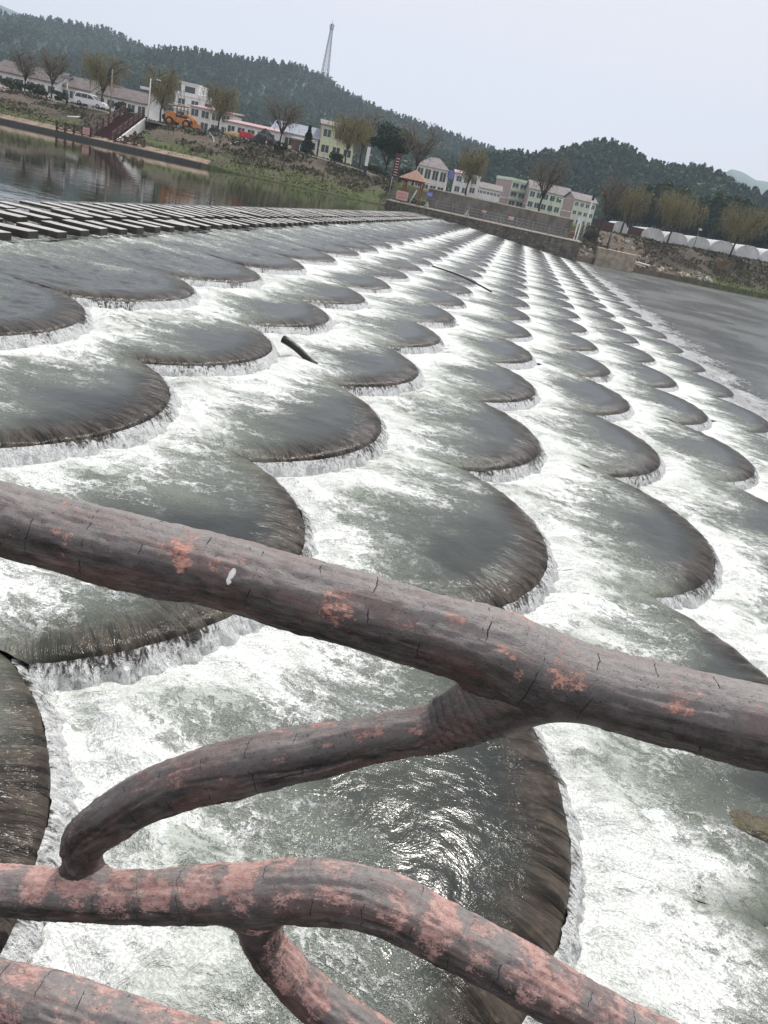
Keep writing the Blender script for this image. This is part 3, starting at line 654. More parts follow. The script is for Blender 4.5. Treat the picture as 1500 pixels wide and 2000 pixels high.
# the wooded slopes: every crown a cloud of leaf clumps
def crown(kind, n):
    if kind == 0:      # conifer: tapering tiers
        h = rng.random(n)**.75; rr = (1-h)*(.55+.45*np.abs(np.sin(h*14)))*np.sqrt(rng.random(n))*.27+.01; a = rng.random(n)*6.283
        return np.stack([rr*np.cos(a), rr*np.sin(a), .12+.88*h], -1)
    cs = rng.normal(size=(7, 3))*np.array([.17, .17, .14])+np.array([0, 0, .62]); i = rng.integers(0, 7, n)
    d = rng.normal(size=(n, 3)); d /= np.linalg.norm(d, axis=1)[:, None]
    return cs[i]+d*np.array([.17, .17, .15])*rng.uniform(.6, 1, (n, 1))
TPL = [crown(k, 44) for k in (0, 0, 0, 1, 1, 1)]
pts = []
for Yr, y0, px, pz in lay:
    n = 15000 if Yr > 500 else 5200; yy = y0+(Yr*1.03-y0)*rng.random(n)**.85+8; xx = (rng.random(n)*1.5-.72)*yy if Yr > 500 else (rng.random(n)*.75-.08)*yy
    if Yr > 500: xx = np.clip(xx, -690, 300)
    pts.append(np.stack([xx, yy], -1))
pts = np.concatenate(pts); hz = hill(pts[:, 0], pts[:, 1]); k_ = hz > 4.2; pts, hz = pts[k_], hz[k_]
Qs, Rn = [], []
patch = fbm(pts[:, 0]*.012, pts[:, 1]*.012, 4, 3)
for i, (p, z) in enumerate(zip(pts, hz)):
    con = patch[i]+rng.normal()*.1 > .46; T = TPL[rng.integers(0, 3)+(0 if con else 3)]
    H = rng.uniform(8, 13) if con else rng.uniform(7, 11); a = rng.random()*6.28; c, s = math.cos(a), math.sin(a)
    q = T*np.array([H*(1 if con else 1.0), H, H]); q = np.stack([c*q[:, 0]-s*q[:, 1], s*q[:, 0]+c*q[:, 1], q[:, 2]], -1)+np.array([p[0], p[1], z-1])
    Qs.append(q); Rn.append(np.full(len(q), rng.random()**2 if not con else rng.random()*.35))
Qs = np.concatenate(Qs); Q = cards(Qs, 1.9); o = quads_mesh('forest', Q, MT['forest'], None, np.concatenate(Rn)); tag(o, kind='stuff')
# ground cover on the banks
def scatter(name, mat, n, x0, x1, t0, t1, s, h, dens, flat=.35):
    x = rng.uniform(x0, x1, n); t = rng.uniform(t0, t1, n); y = ys_(x)+t; m = fbm(x*.3, y*.45, 9, 3)+dens(x, t)+rng.normal(size=n)*.06 > .5
    x, y = x[m], y[m]; z = land(x, y); ok = ~((x > -18.4) & (x < 8.7)); x, y, z = x[ok], y[ok], z[ok]
    C = np.stack([x, y, z+h*.4*rng.random(len(x))], -1); return tag(quads_mesh(name, cards(C, s, None, 1.6), mat), kind='stuff')
scatter('scrub', MT['scrub'], 26000, -110, 75, 2.5, 14, .42, .6, lambda x, t: .08*sm(3, 6, t)-.12*(x < -45)+.05*(x > 20), .5)
scatter('grass', MT['grass'], 34000, -120, 80, .4, 10, .26, .15, lambda x, t: .03+.08*sm(6, 2, t)-.2*((x > 5) & (x < 26)))
scatter('weeds', MT['shrub'], 9000, -110, 75, 8, 22, .55, .6, lambda x, t: -.06+.1*((x > -45) & (x < -15)))
def willow(px, py, ytop, wid, Y, label, seed, dry=False, lean=0., nst=760):
    base = aty(px, py, Y); zb = float(land(base[0], Y))-.1; top = aty(px, ytop, Y)[2]; H = top-zb; Wd = wid*Y/F/2*1.0
    g = np.random.default_rng(seed); t = thing('willow_tree', label, 'tree', (base[0], Y, zb), 0, 'bare willow-like trees along the far bank')
    fk = .30*H; mb = MB(); P = [(lean*H*s*.35+.05*math.sin(s*7), 0, s*fk) for s in np.linspace(0, 1, 6)]; r0 = .17*H/9
    mb.tube(P, np.linspace(r0, r0*.75, 6), 8); f0 = np.array(P[-1]); tips = []
    for k in range(9):
        a = k*6.283/9+g.normal()*.3; rad = Wd*g.uniform(.25, .72); zt = H*g.uniform(.66, .92); n = 7; L = []
        for s in np.linspace(0, 1, n): L.append(f0+np.array([math.cos(a)*rad*s**1.1+lean*H*.5*s, math.sin(a)*rad*s**1.1, (zt-fk)*s])+g.normal(size=3)*.12*s)
        mb.tube(L, np.linspace(r0*.6, .04, n), 6); tips += L[2:]
        for m in range(4):
            b0 = L[2+m]; a2 = a+g.normal()*.9; L2 = [b0+np.array([math.cos(a2)*s*Wd*.45, math.sin(a2)*s*Wd*.45, H*.16*s-.05*H*s*s]) for s in np.linspace(0, 1, 4)]
            mb.tube(L2, np.linspace(.06, .025, 4), 4); tips += L2[1:]
    mb.build('trunk', MT['barkwood'], t, True)
    tips = np.array(tips); Q = []
    cen = np.array([lean*H*.4, 0, H*.64]); R3 = np.array([Wd, Wd, H*.36])
    for k in range(nst):
        p = tips[g.integers(len(tips))]+g.normal(size=3)*np.array([.17*Wd, .17*Wd, .06*H]); d = (p-cen)/R3; q = np.linalg.norm(d)
        if q > 1: p = cen+(p-cen)/q
        a = g.random()*6.283; out_ = np.array([math.cos(a), math.sin(a), 0])*.35*g.random(); L = g.uniform(.10, .30)*H if not dry else g.uniform(.06, .18)*H
        vz = .35 if not dry else .9; pts_ = [p]
        for s in range(4): pts_.append(pts_[-1]+(out_+np.array([0, 0, vz]))*L/4); vz -= .55 if not dry else .42
        w_ = .016+.012*g.random(); e = np.array([math.cos(a+1.57), math.sin(a+1.57), 0])*w_
        for s in range(4): Q.append([pts_[s]-e, pts_[s]+e, pts_[s+1]+e*.7, pts_[s+1]-e*.7])
        if len(pts_) > 1:
            for s in range(5):
                c_ = pts_[g.integers(1, 5)]+g.normal(size=3)*.08; q_ = cards(c_[None], .12 if not dry else .09, g, 1.5)[0]; Q.append(q_)
    quads_mesh('crown', np.array(Q), MT['willow_dry' if dry else 'willow'], t)
    return t
def leafy(name, label, cat, px, py, ytop, wid, Y, mat, seed, n=3500, s=.34, shape=1, group=None, trunk=True, zoff=0):
    base = aty(px, py, Y); zb = float(land(base[0], Y))-.1+zoff; H = aty(px, ytop, Y)[2]-zb; Wd = wid*Y/F/2
    return leafy_w(name, label, cat, (base[0], Y, zb), H, Wd, mat, seed, n, s, shape, group, trunk)
def leafy_w(name, label, cat, loc, H, Wd, mat, seed, n, s, shape, group, trunk=True):
    g = np.random.default_rng(seed); t = thing(name, label, cat, loc, 0, group)
    if trunk:
        mb = MB().tube([(0, 0, 0), (.05, 0, H*.25), (0, .05, H*.6)], [.16*H/8, .12*H/8, .05], 7)
        for k in range(5):
            a = k*1.26; mb.tube([(0, 0, H*.22), (math.cos(a)*Wd*.35, math.sin(a)*Wd*.35, H*.45), (math.cos(a)*Wd*.6, math.sin(a)*Wd*.6, H*.65)], [.09*H/8, .06*H/8, .03], 5)
        mb.build('trunk', MT['barkwood'], t, True)
    if shape == 2:
        h = g.random(n)**.8; a = g.random(n)*6.283; rr = Wd*(1-h*.92)*np.sqrt(g.uniform(.35, 1, n))*(.8+.2*np.sin(h*20+a*2)); C = np.stack([rr*np.cos(a), rr*np.sin(a), H*(.06+.94*h)], -1)
    else:
        nc = 26 if trunk else 12; lo = .30 if trunk else .05; cs = g.normal(size=(nc, 3)); cs /= np.linalg.norm(cs, axis=1)[:, None]; cs *= g.uniform(.3, .75, (nc, 1))
        cc = np.array([0, 0, H*(1+lo)/2]); R3 = np.array([Wd, Wd, H*(1-lo)/2]); cs = cc+cs*R3; i = g.integers(0, nc, n); d = g.normal(size=(n, 3)); d /= np.linalg.norm(d, axis=1)[:, None]
        C = cs[i]+d*R3*.33*g.uniform(.55, 1.05, (n, 1))*g.uniform(.7, 1.2, nc)[i][:, None]
    quads_mesh('crown', cards(C, s, g), mat, t, g.random(n)**2); return t
W = [(100, 195, 92, 62, 124, 'tall thin grey leafless tree, leftmost on the far bank beside the hedge', 1, True), (48, 185, 96, 70, 132, 'pale bare twiggy tree behind the hedge at the far left edge', 2, True),
     (198, 205, 92, 96, 120, 'wide olive-brown willow rising behind the white van', 3, False), (312, 238, 122, 80, 124, 'willow standing behind the orange loader', 4, False),
     (424, 268, 152, 78, 122, 'yellow-brown willow beside the coiled green hose', 5, False), (545, 292, 184, 88, 123, 'greyish willow between the black tarpaulin heap and the dark cypress', 6, True),
     (672, 325, 214, 92, 124, 'dense round brown willow in front of the yellow-green house', 7, False), (700, 330, 205, 80, 136, 'taller hazy willow just behind the dense round one', 17, True),
     (808, 348, 232, 86, 124, 'grey-brown bare tree right behind the little pavilion', 8, True), (909, 378, 276, 60, 128, 'slender leaning willow rising behind the grey block wall', 9, False),
     (1052, 410, 286, 78, 130, 'grey bare tree in front of the pale green apartment house with a brick side', 10, True), (1172, 437, 328, 66, 128, 'reddish bare tree just beyond the right end of the block wall', 11, True), (1215, 440, 345, 66, 140, 'pale wispy willow behind the brown board fence', 18, False),
     (1303, 470, 362, 92, 137, 'yellow-green weeping willow in front of the greenhouses, by the lamp post', 12, False), (1425, 498, 386, 88, 140, 'yellow-green weeping willow farthest right on the bank', 13, False)]
for px, py, yt, wd, Y, lb, sd_, dr in W: willow(px, py, yt, wd, Y, lb, sd_, dr, .10 if px > 1100 else .02, 1500 if sd_ in (7, 12, 13) else 900)
leafy('evergreen_tree', 'big dark green leafy tree between the brown willow and the pavilion', 'tree', 752, 338, 228, 90, 134, MT['evergreen'], 21, 6500, .42)
leafy('cypress_tree', 'small pointed dark cypress on the bank by the long pale building', 'tree', 597, 308, 244, 34, 126, MT['cypress'], 22, 2500, .25, 2)
leafy('bush', 'dark bushy shrub on the slope in front of the bare grey tree', 'bush', 542, 316, 272, 34, 117, MT['shrub'], 23, 1400, .25, 1, None, False)
for k, (px, py, yt, wd, Y, lb) in enumerate([(25, 190, 150, 62, 122, 'large dark green bush at the far left edge of the road'), (68, 195, 160, 50, 122, 'dark green bush between the two leafless trees'), (118, 205, 176, 34, 123, 'light green bush left of the white van'),
        (240, 222, 196, 46, 128, 'low dark bush between the van and the stair top'), (330, 250, 222, 30, 131, 'low green bush behind the orange loader'), (655, 330, 292, 30, 128, 'low bush at the foot of the yellow-green house'), (730, 345, 318, 60, 131, 'dark undergrowth bush under the big evergreen tree'), (790, 356, 326, 34, 131, 'brown-green bush right of the dark banner'),
        (1155, 462, 440, 34, 124, 'tangled brown bush at the right end of the pier')]):
    leafy('bush', lb, 'bush', px, py, yt, wd, Y, MT['scrub'] if k == 8 else MT['shrub'], 40+k, 1500, .3, 1, None, False)
bx = [leafy_w('wood_tree', 'dark green tree in the wood behind the greenhouses', 'tree', (90+8*k, 200, 3.8), 10.5, 3.6, MT['evergreen'] if k != 1 else MT['shrub'], 60+k, 1500, .75, 1, 'trees of the dark wood behind the greenhouses') for k in range(3)]
g2 = np.random.default_rng(5); first_ = [True]*3
for k in range(52):
    Y = g2.uniform(172, 212); px = 1180+(1560-1180)*((k+.5*g2.random())/52); X = float(aty(px, 440, Y)[0]); v = int(g2.integers(0, 3)); s = g2.uniform(.75, 1.15)*(1 if px > 1230 else .8)
    o = bx[v]
    if not first_[v]: o = copy_tree(bx[v])
    first_[v] = False; o.location = (X, Y, 3.7); o.rotation_euler = (0, 0, g2.random()*6.28); o.scale = (s, s, s*g2.uniform(.9, 1.15))
# dry reeds
X, _, Z = aty(1408, 530, 134); Q = []; e = np.array([.03, 0, 0]); Zr = float(land(X, 134))
for k in range(260):
    a = rng.random()*6.28; b = np.array([X+rng.normal()*.3, 134+rng.normal()*.25, Zr-.1]); L = rng.uniform(1, 2.3); d = np.array([math.cos(a)*.45, math.sin(a)*.45, 1.])*L/2; d2 = np.array([math.cos(a)*.8, math.sin(a)*.8, .5])*L/2
    Q += [[b-e, b+e, b+d+e, b+d-e], [b+d-e, b+d+e, b+d+d2+e*.3, b+d+d2-e*.3]]
o = quads_mesh('reed_clump', np.array(Q), MT['reed']); tag(o, 'clump of tall straw-coloured dry reeds on the right bank', 'reeds')

# ================================================================== BUILDINGS
def house(name, label, px, ytop, w, dep, hgt, Y, rz, mat, side=None, roof=('gable', 'roof_grey', 1.6), floors=3, cols=4, balc=False, win=(1.5, 1.5), z0=3.6, extra=None):
    P = aty(px, ytop, Y); top = P[2]; rt = roof[2]; H = max(hgt, 3); zb = top-rt-H
    t = thing(name, label, 'building', (P[0], Y, zb), RAD(rz))
    MB().bb((0, 0, -3 if zb > 3 else -1), (w, dep, H)).build('wall', MT[mat], t)
    if side: MB().bb((-.06, .15, -1), (-.003, dep-.15, H-.1)).build('side_wall', MT[side], t); MB().bb((-.12, .0, H*.5-.1), (.0, dep, H*.5+.12)).build('floor_band', MT['white'], t)
    ov = .5
    if roof[0] == 'gable':
        mb = MB(); mb.prism([(-ov, H-.05), (dep/2, H+rt), (dep+ov, H-.05), (dep+ov, H+.13), (dep/2, H+rt+.2), (-ov, H+.13)], 'x', -ov, w+ov); mb.build('roof', MT[roof[1]], t)
        MB().prism([(.02, H-.04), (dep/2, H+rt-.1), (dep-.02, H-.04)], 'x', .02, w-.02).build('gable', MT[side or mat], t)
    elif roof[0] == 'shed':
        MB().prism([(-ov, H), (dep+ov, H+rt), (dep+ov, H+rt+.2), (-ov, H+.2)], 'x', -ov, w+ov).build('roof', MT[roof[1]], t)
    elif roof[0] == 'hip':
        i = min(dep/2, w/2)*.75; V = [(-ov, -ov, H+.01), (w+ov, -ov, H+.01), (w+ov, dep+ov, H+.01), (-ov, dep+ov, H+.01), (i, dep/2, H+rt), (w-i, dep/2, H+rt)]
        MB().add(V, [(0, 1, 5, 4), (1, 2, 5), (2, 3, 4, 5), (3, 0, 4), (0, 3, 2, 1)]).build('roof', MT[roof[1]], t)
    else:
        MB().bb((-.25, -.25, H), (w+.25, dep+.25, H+.25)).bb((-.15, -.15, H+.25), (w+.15, -.003, H+rt)).bb((-.15, 0, H+.25), (-.02, dep, H+rt)).bb((w+.02, 0, H+.25), (w+.15, dep, H+rt)).build('roof', MT[roof[1]], t)
    fh = H/floors; cw = w/cols
    for f in range(floors):
        for c in range(cols):
            zc = f*fh+fh*.52; xc = (c+.5)*cw
            wb = (min(win[0], cw*.72), min(win[1], fh*.62))
            mbw = MB().bb((xc-wb[0]/2, -.05, zc-wb[1]/2), (xc+wb[0]/2, -.004, zc+wb[1]/2)); o = mbw.build('window', MT['glass'], t)
            fr = MB().bb((xc-wb[0]/2-.1, -.12, zc-wb[1]/2-.14), (xc+wb[0]/2+.1, -.051, zc-wb[1]/2-.003)).bb((xc-.04, -.09, zc-wb[1]/2), (xc+.04, -.052, zc+wb[1]/2)); fr.build('frame', MT['white'], o)
    MB().bb((-.08, -.1, fh*.97), (w+.08, -.003, fh*1.03)).build('floor_band', MT['white'], t)
    if balc:
        for f in range(1, floors):
            mb = MB().bb((0, -1.3, f*fh-.12), (w, -.13, f*fh+.05)).bb((0, -1.3, f*fh+.9), (w, -1.22, f*fh+1.))
            for x in np.arange(.02, w, .45): mb.bb((x, -1.28, f*fh+.05), (x+.06, -1.23, f*fh+.9))
            mb.build('balcony', MT['white'] if mat != 'green' else MT['green'], t)
    if extra: extra(t, w, dep, H)
    return t
def terrace_top(t, w, d, H): MB().bb((w*.1, 1, H+.3), (w*.55, d-1, H+2.8)).bb((w*.05, .6, H+2.81), (w*.6, d-.6, H+3.0)).build('roof_room', MT['white'], t); MB().bb((w*.2, .9, H+.9), (w*.45, .996, H+2.2)).build('window', MT['glass'], t)
house('terrace_house', 'long low white terrace with a brown-grey roof at the far left edge', -12, 112, 13.5, 9, 5.6, 165, 2, 'white', None, ('gable', 'roof_brown', 2.3), 2, 6, False, (1.4, 1.3))
house('terrace_house', 'white terrace with grey roof partly hidden by the tall thin leafless tree', 112, 142, 7.2, 9, 5.4, 168, 2, 'cream', None, ('gable', 'roof_brown', 2.2), 2, 3, False, (1.5, 1.3))
house('terrace_house', 'white terrace with pink roof edge behind the white van', 168, 156, 13.5, 9, 5.3, 171, 2, 'white', None, ('gable', 'roof_brown', 2.2), 2, 6, False, (1.5, 1.4), 3.6, lambda t, w, d, H: MB().bb((-.5, d/2-.2, H+2.35), (w*.45, d/2+.2, H+2.6)).build('ridge', MT['roof_pink'], t))
house('block_of_flats', 'white four storey house with a roof room behind the orange loader', 343, 176, 9.5, 10, 11.5, 195, 8, 'white', None, ('flat', 'white', .8), 4, 3, True, (1.6, 1.5), 3.6, terrace_top)
house('block_of_flats', 'white house with a long pink roof left of the yellow-brown willow', 372, 200, 9.5, 9, 9.4, 185, 5, 'cream', None, ('shed', 'roof_pink', .7), 4, 4, False, (1.6, 1.4))
house('row_house', 'cream house with pink sloping roof behind the red cart', 444, 229, 11, 9, 8.2, 178, 4, 'white', None, ('shed', 'roof_pink', .8), 3, 5, False, (1.5, 1.3))
house('row_house', 'long pale house with blue-grey roof between the bare tree and the yellow-green house', 535, 232, 10.5, 9, 6.8, 186, 4, 'cream', None, ('gable', 'roof_blue', 2.2), 2, 4, False, (1.7, 1.5))
house('shed', 'small red-brown shed beside the dark cypress', 572, 266, 3.4, 4, 2.6, 165, 4, 'redwall', None, ('shed', 'roof_grey', .5), 1, 1)
house('apartment_house', 'yellow-green house with a pink brick side left of the big evergreen', 632, 233, 7.6, 7, 9.6, 186, 17, 'yellow', 'brick', ('gable', 'roof_grey', 1.0), 3, 3, False, (1.6, 1.5))
house('villa', 'white house with tall dark windows and a pinkish grey hipped roof behind the pavilion', 820, 300, 8.2, 8, 7.4, 222, 3, 'cream', None, ('hip', 'roof_grey', 2.6), 2, 4, False, (1.6, 2.5), 3.6, lambda t, w, d, H: MB().bb((w+.1, 1, H-1.6), (w+1.6, 3, H+.3)).build('water_tank', MT['blue'], t))
house('cottage', 'small white cottage with pink roof behind the slender leaning willow', 893, 331, 4.6, 7, 5.8, 255, 8, 'white', None, ('shed', 'roof_pink', 1.), 2, 2)
house('cottage', 'white lean-to house right of the slender leaning willow', 918, 340, 3.4, 6, 5.2, 258, 8, 'cream', None, ('flat', 'white', .5), 2, 1)
house('row_house', 'low white row house with grey roof and a line of small windows', 934, 354, 8., 8, 4.8, 275, 6, 'white', None, ('gable', 'roof_grey', 1.7), 2, 7, False, (.8, .8))
house('apartment_house', 'four storey pale green house with balconies and a broad pink brick side', 1003, 347, 6.2, 10.5, 11.2, 285, 33, 'green', 'brick', ('flat', 'green', .9), 4, 2, True, (2.2, 1.6))
house('apartment_house', 'wide pale green apartment house with grey roof in the middle of the three', 1040, 352, 13.6, 9, 9.2, 280, 10, 'green', 'brick', ('gable', 'roof_grey', 2.6), 3, 6, False, (1.5, 1.6))
house('apartment_house', 'narrow pale green house with a brick side, right end of the row', 1127, 376, 7.8, 7.5, 7.6, 270, 24, 'green', 'brick', ('gable', 'roof_grey', 2.0), 3, 4, False, (1.1, 1.1))

# ------------------------------------------------------------------ far pier, block wall, pavilion
pier = thing('pier', 'long stained stone pier with a pale coping at the far end of the weir', 'pier', (0, VEND, 0))
MB().bb((-18, 0, -3), (8.45, 4.6, 1.0)).build('wall', MT['pierwall'], pier); MB().bb((-18.06, -.06, 1.0), (8.5, 4.6, 1.14)).build('coping', MT['capstone'], pier)
MB().bb((-18.1, -.15, -.5), (-9.5, -.003, .62)).build('footing', MT['pierwall'], pier)
fw_ = thing('block_wall', 'long grey wall of horizontal block courses behind the far pier', 'wall', (0, 115.3, 0))
MB().bb((-13.2, 0, .9), (6.9, .5, 3.55)).build('courses', MT['course'], fw_); MB().bb((-13.3, -.08, 3.55), (7, .6, 3.68)).build('coping', MT['capstone'], fw_)
rl = thing('pier_railing', 'grey metal pipe railing with wavy panels along the far pier', 'railing', (0, VEND+.12, 1.14))
xs = np.linspace(-17.9, 8.3, 13)
for x in xs: MB().tube([(x, 0, 0), (x, 0, 1.15)], .05, 8).build('post', MT['steel'], rl, True)
mb = MB()
for z in (.15, .42, .78, 1.12): mb.tube([(xs[0], 0, z), (xs[-1], 0, z)], .028, 6); mb.tube([(xs[0], 0, z), (xs[0], 2.6, z)], .028, 6)
mb.build('rail', MT['steel'], rl, True)
for a, b in zip(xs[6:-1], xs[7:]):
    mb = MB(); x = np.linspace(a, b, 40); mb.tube(np.stack([x, x*0, .46+.27*np.sin((x-a)/(b-a)*12.6)], -1), .022, 5); mb.tube(np.stack([x, x*0, .46-.27*np.sin((x-a)/(b-a)*12.6)], -1), .022, 5); mb.build('wavy_panel', MT['steel'], rl, True)
gz = thing('pavilion', 'small open timber pavilion with an orange shingled roof on the far pier', 'pavilion', (-15.15, 113.1, 1.14))
for x in (-1.15, 1.15):
    for y in (-1.15, 1.15): MB().box((x, y, 1.5), (.2, .2, 3.0)).build('post', MT['orangewood'], gz)
MB().bb((-1.3, -1.3, 2.78), (1.3, -1.05, 3.0)).bb((-1.3, 1.05, 2.78), (1.3, 1.3, 3.0)).bb((-1.3, -1.04, 2.8), (-1.05, 1.04, 3.0)).bb((1.05, -1.04, 2.8), (1.3, 1.04, 3.0)).build('beam', MT['orangewood'], gz)
mb = MB()
for k in range(8):
    a, b = 1.85*(1-k/8.2), 1.85*(1-(k+1)/8.2); z0, z1 = 3.0+.16*k, 3.0+.16*(k+1); V = [(sx*a, sy*a, z0+.03) for sx, sy in ((-1, -1), (1, -1), (1, 1), (-1, 1))]+[(sx*b, sy*b, z1) for sx, sy in ((-1, -1), (1, -1), (1, 1), (-1, 1))]+[(sx*a, sy*a, z0-.03) for sx, sy in ((-1, -1), (1, -1), (1, 1), (-1, 1))]
    mb.add(V, [(0, 1, 5, 4), (1, 2, 6, 5), (2, 3, 7, 6), (3, 0, 4, 7), (8, 9, 1, 0), (9, 10, 2, 1), (10, 11, 3, 2), (11, 8, 0, 3)])
mb.build('roof', MT['roof_gaz'], gz); MB().bb((-.9, .75, .35), (.9, 1.05, .45)).bb((-.85, .8, 0), (-.75, 1, .35)).bb((.75, .8, 0), (.85, 1, .35)).build('bench', MT['orangewood'], gz)
def board(name, label, cat, px0, py0, px1, py1, Y, mat, lines_=0, post=None, thick=.05):
    a, b = aty(px0, py0, Y), aty(px1, py1, Y); x0, x1 = min(a[0], b[0]), max(a[0], b[0]); z1 = a[2]; z0 = z1-(py1-py0)*Y/F*.9
    t = thing(name, label, cat, ((x0+x1)/2, Y, z0)); h = z1-z0; w_ = x1-x0; MB().bb((-w_/2, -thick, 0), (w_/2, 0, h)).build('board', MT[mat], t)
    for i in range(lines_):
        z = h*(1-(i+.8)/(lines_+.6)); mb = MB(); n = 5+i % 2
        for k in range(n):
            x = -w_*.38+w_*.76*k/n; s = w_*.76/n*.8; hh = h/(lines_+1)*.62
            mb.bb((x, -thick-.015, z-hh/2), (x+s, -thick-.003, z-hh/2+hh*.18)).bb((x, -thick-.015, z+hh*.3), (x+s, -thick-.003, z+hh*.48)).bb((x+s*.4, -thick-.015, z-hh/2+hh*.19), (x+s*.58, -thick-.003, z+hh*.29))
        mb.build('lettering', MT['signred' if mat == 'pinkboard' else 'white_paint'], t)
    if post: MB().tube([(post, -.02+.03, -z0+float(land(x0, Y)) if Y > 112 else -z0+1.14), (post, .03, h)], .04, 8).build('post', MT['steel'], t, True)
    return t
board('warning_sign', 'pink board with red writing on the far pier railing by the pavilion', 'sign', 776, 371, 796, 388, 110.98, 'pinkboard', 2)
board('blue_sign', 'small blue-violet board on a post right of the pavilion', 'sign', 835, 374, 844, 383, 111.0, 'blue', 1, .0)
board('notice_board', 'small red and white board, left of the two hung on the pier railing', 'sign', 942, 410, 950, 414, 110.98, 'pinkboard', 1)
board('notice_board', 'larger pinkish red board, right of the two hung on the pier railing', 'sign', 994, 422, 1003, 428, 110.98, 'pinkboard', 1)
board('notice_board', 'pink notice board fixed to the dark red fence at the foot of the stair', 'sign', 162, 248, 175, 261, 105.9, 'pinkboard', 2)
for px, py, lb in ((834, 398, 'squat cream stone bollard at the foot of the blue sign'), (912, 417, 'squat cream stone bollard in the middle of the far pier')):
    p = aty(px, py, 111.7); MB().tube([(p[0], 111.7, 1.14), (p[0], 111.7, 1.5), (p[0], 111.7, 1.55), (p[0], 111.7, 1.85)], [.3, .27, .17, .15], 12).build('bollard', MT['capstone']); o = bpy.context.scene.collection.objects[-1]; tag(o, lb, 'bollard')
p = aty(1118, 452, 110.95); th_ = np.linspace(0, 6.283, 25); o = MB().tube(np.stack([p[0]+.33*np.cos(th_), th_*0+110.93, 1.75+.33*np.sin(th_)], -1), .09, 8, False).build('life_ring', MT['orangewood'], None, True); tag(o, 'red-brown life ring at the right end of the far pier railing', 'life ring')
p = aty(806, 386, 112.2); o = MB().tube([(p[0]-.35, 112.2, 1.14), (p[0]+.35, 112.3, 3.0)], .1, 8).build('leaning_post', MT['white_paint'], None, True); tag(o, 'thick white post leaning inside the pavilion', 'post')
p = aty(806, 390, 112.0); t = thing('scooter', 'dark scooter parked in the pavilion beside the leaning white post', 'scooter', (p[0]+.2, 112.7, 1.14))
MB().tube([(-.6, 0, .45), (-.2, 0, .3), (.2, 0, .35), (.55, 0, .8)], [.12, .16, .14, .07], 8).build('body', MT['black'], t, True); MB().bb((-.6, -.13, .62), (.1, .13, .74)).build('seat', MT['darkmetal'], t, False, .03)
for x in (-.6, .6): MB().tube([(x, -.06, .26), (x, .06, .26)], .26, 14).build('wheel', MT['tyre'], t, True)
MB().tube([(.5, -.3, 1.0), (.5, .3, 1.0)], .03, 6).build('handlebar', MT['darkmetal'], t, True)
def pole(name, label, cat, px, py, pt, Y, r, mat, parts=None, z=None):
    p = aty(px, py, Y); zb = float(land(p[0], Y)) if z is None else z; top = aty(px, pt, Y)[2]; t = thing(name, label, cat, (p[0], Y, zb)); H = top-zb
    MB().tube([(0, 0, 0), (0, 0, H*.5), (0, 0, H)], [r*1.15, r, r*.85], 10).build('pole', MT[mat], t, True)
    if parts: parts(t, H)
    return t
def solar(t, H): MB().box((0, 0, H+.15), (1.5, .9, .06), 0, 0, .45).build('panel', MT['darkmetal'], t); MB().tube([(0, 0, 0), (0, 0, 1.9)], .14, 10).build('base_sleeve', MT['darkmetal'], t, True)
def lamp(t, H): MB().tube([(0, 0, H*.93), (.5, 0, H*.99), (1.0, 0, H)], .04, 6).build('arm', MT['steel'], t, True); MB().box((1.2, 0, H), (.6, .25, .12), 0, .1).build('lamp_head', MT['white_paint'], t, False, .04)
pole('solar_lamp', 'white lamp pole with a dark solar panel left of the white van', 'street lamp', 130, 208, 153, 119, .1, 'white_paint', solar)
pole('utility_pole', 'plain concrete utility pole right in front of the white van', 'utility pole', 215, 217, 134, 118.3, .11, 'concrete')
pole('street_lamp', 'white street lamp with a flat sign arm at the top of the stair', 'street lamp', 289, 228, 152, 119.5, .09, 'white_paint', lambda t, H: (lamp(t, H), MB().bb((-1.5, -.04, H*.74), (-.1, .04, H*.80)).build('sign_arm', MT['white_paint'], t)))
pole('street_lamp', 'slim lamp post in front of the greenhouses beside the yellow-green weeping willow', 'street lamp', 1356, 478, 446, 141, .06, 'steel', lambda t, H: MB().box((.15, 0, H), (.5, .4, .3)).build('lamp_head', MT['white_paint'], t, False, .08))
pole('street_lamp', 'thin grey lamp post in front of the middle green apartment house', 'street lamp', 1071, 419, 384, 130, .05, 'steel', lamp)
pole('street_lamp', 'black topped white pole in front of the rightmost green house', 'street lamp', 1145, 436, 384, 124, .11, 'white_paint', lambda t, H: MB().tube([(0, 0, H-.3), (0, 0, H+.5)], .17, 8).build('lamp_head', MT['black'], t, True))
pole('totem', 'upright white and dark totem sign on the slope by the willow', 'sign', 713, 335, 310, 119, .06, 'darkmetal', lambda t, H: (MB().bb((-.22, -.1, H*.1), (.22, .1, 1.45)).build('lower_panel', MT['darkmetal'], t), MB().bb((-.22, -.1, 1.453), (.22, .1, H+1.6)).build('upper_panel', MT['white_paint'], t)))
pole('banner', 'dark red banner with rows of pale writing on a white post', 'sign', 765, 352, 296, 117, .05, 'white_paint', lambda t, H: (MB().bb((-.1, -.08, H*.42), (.75, .0, H)).build('banner_panel', MT['redwood'], t), [MB().bb((.1, -.1, H*.42+z), (.6, -.083, H*.42+z+.1)).build('lettering', MT['pinkboard'], t) for z in np.arange(.2, H*.5, .35)]))
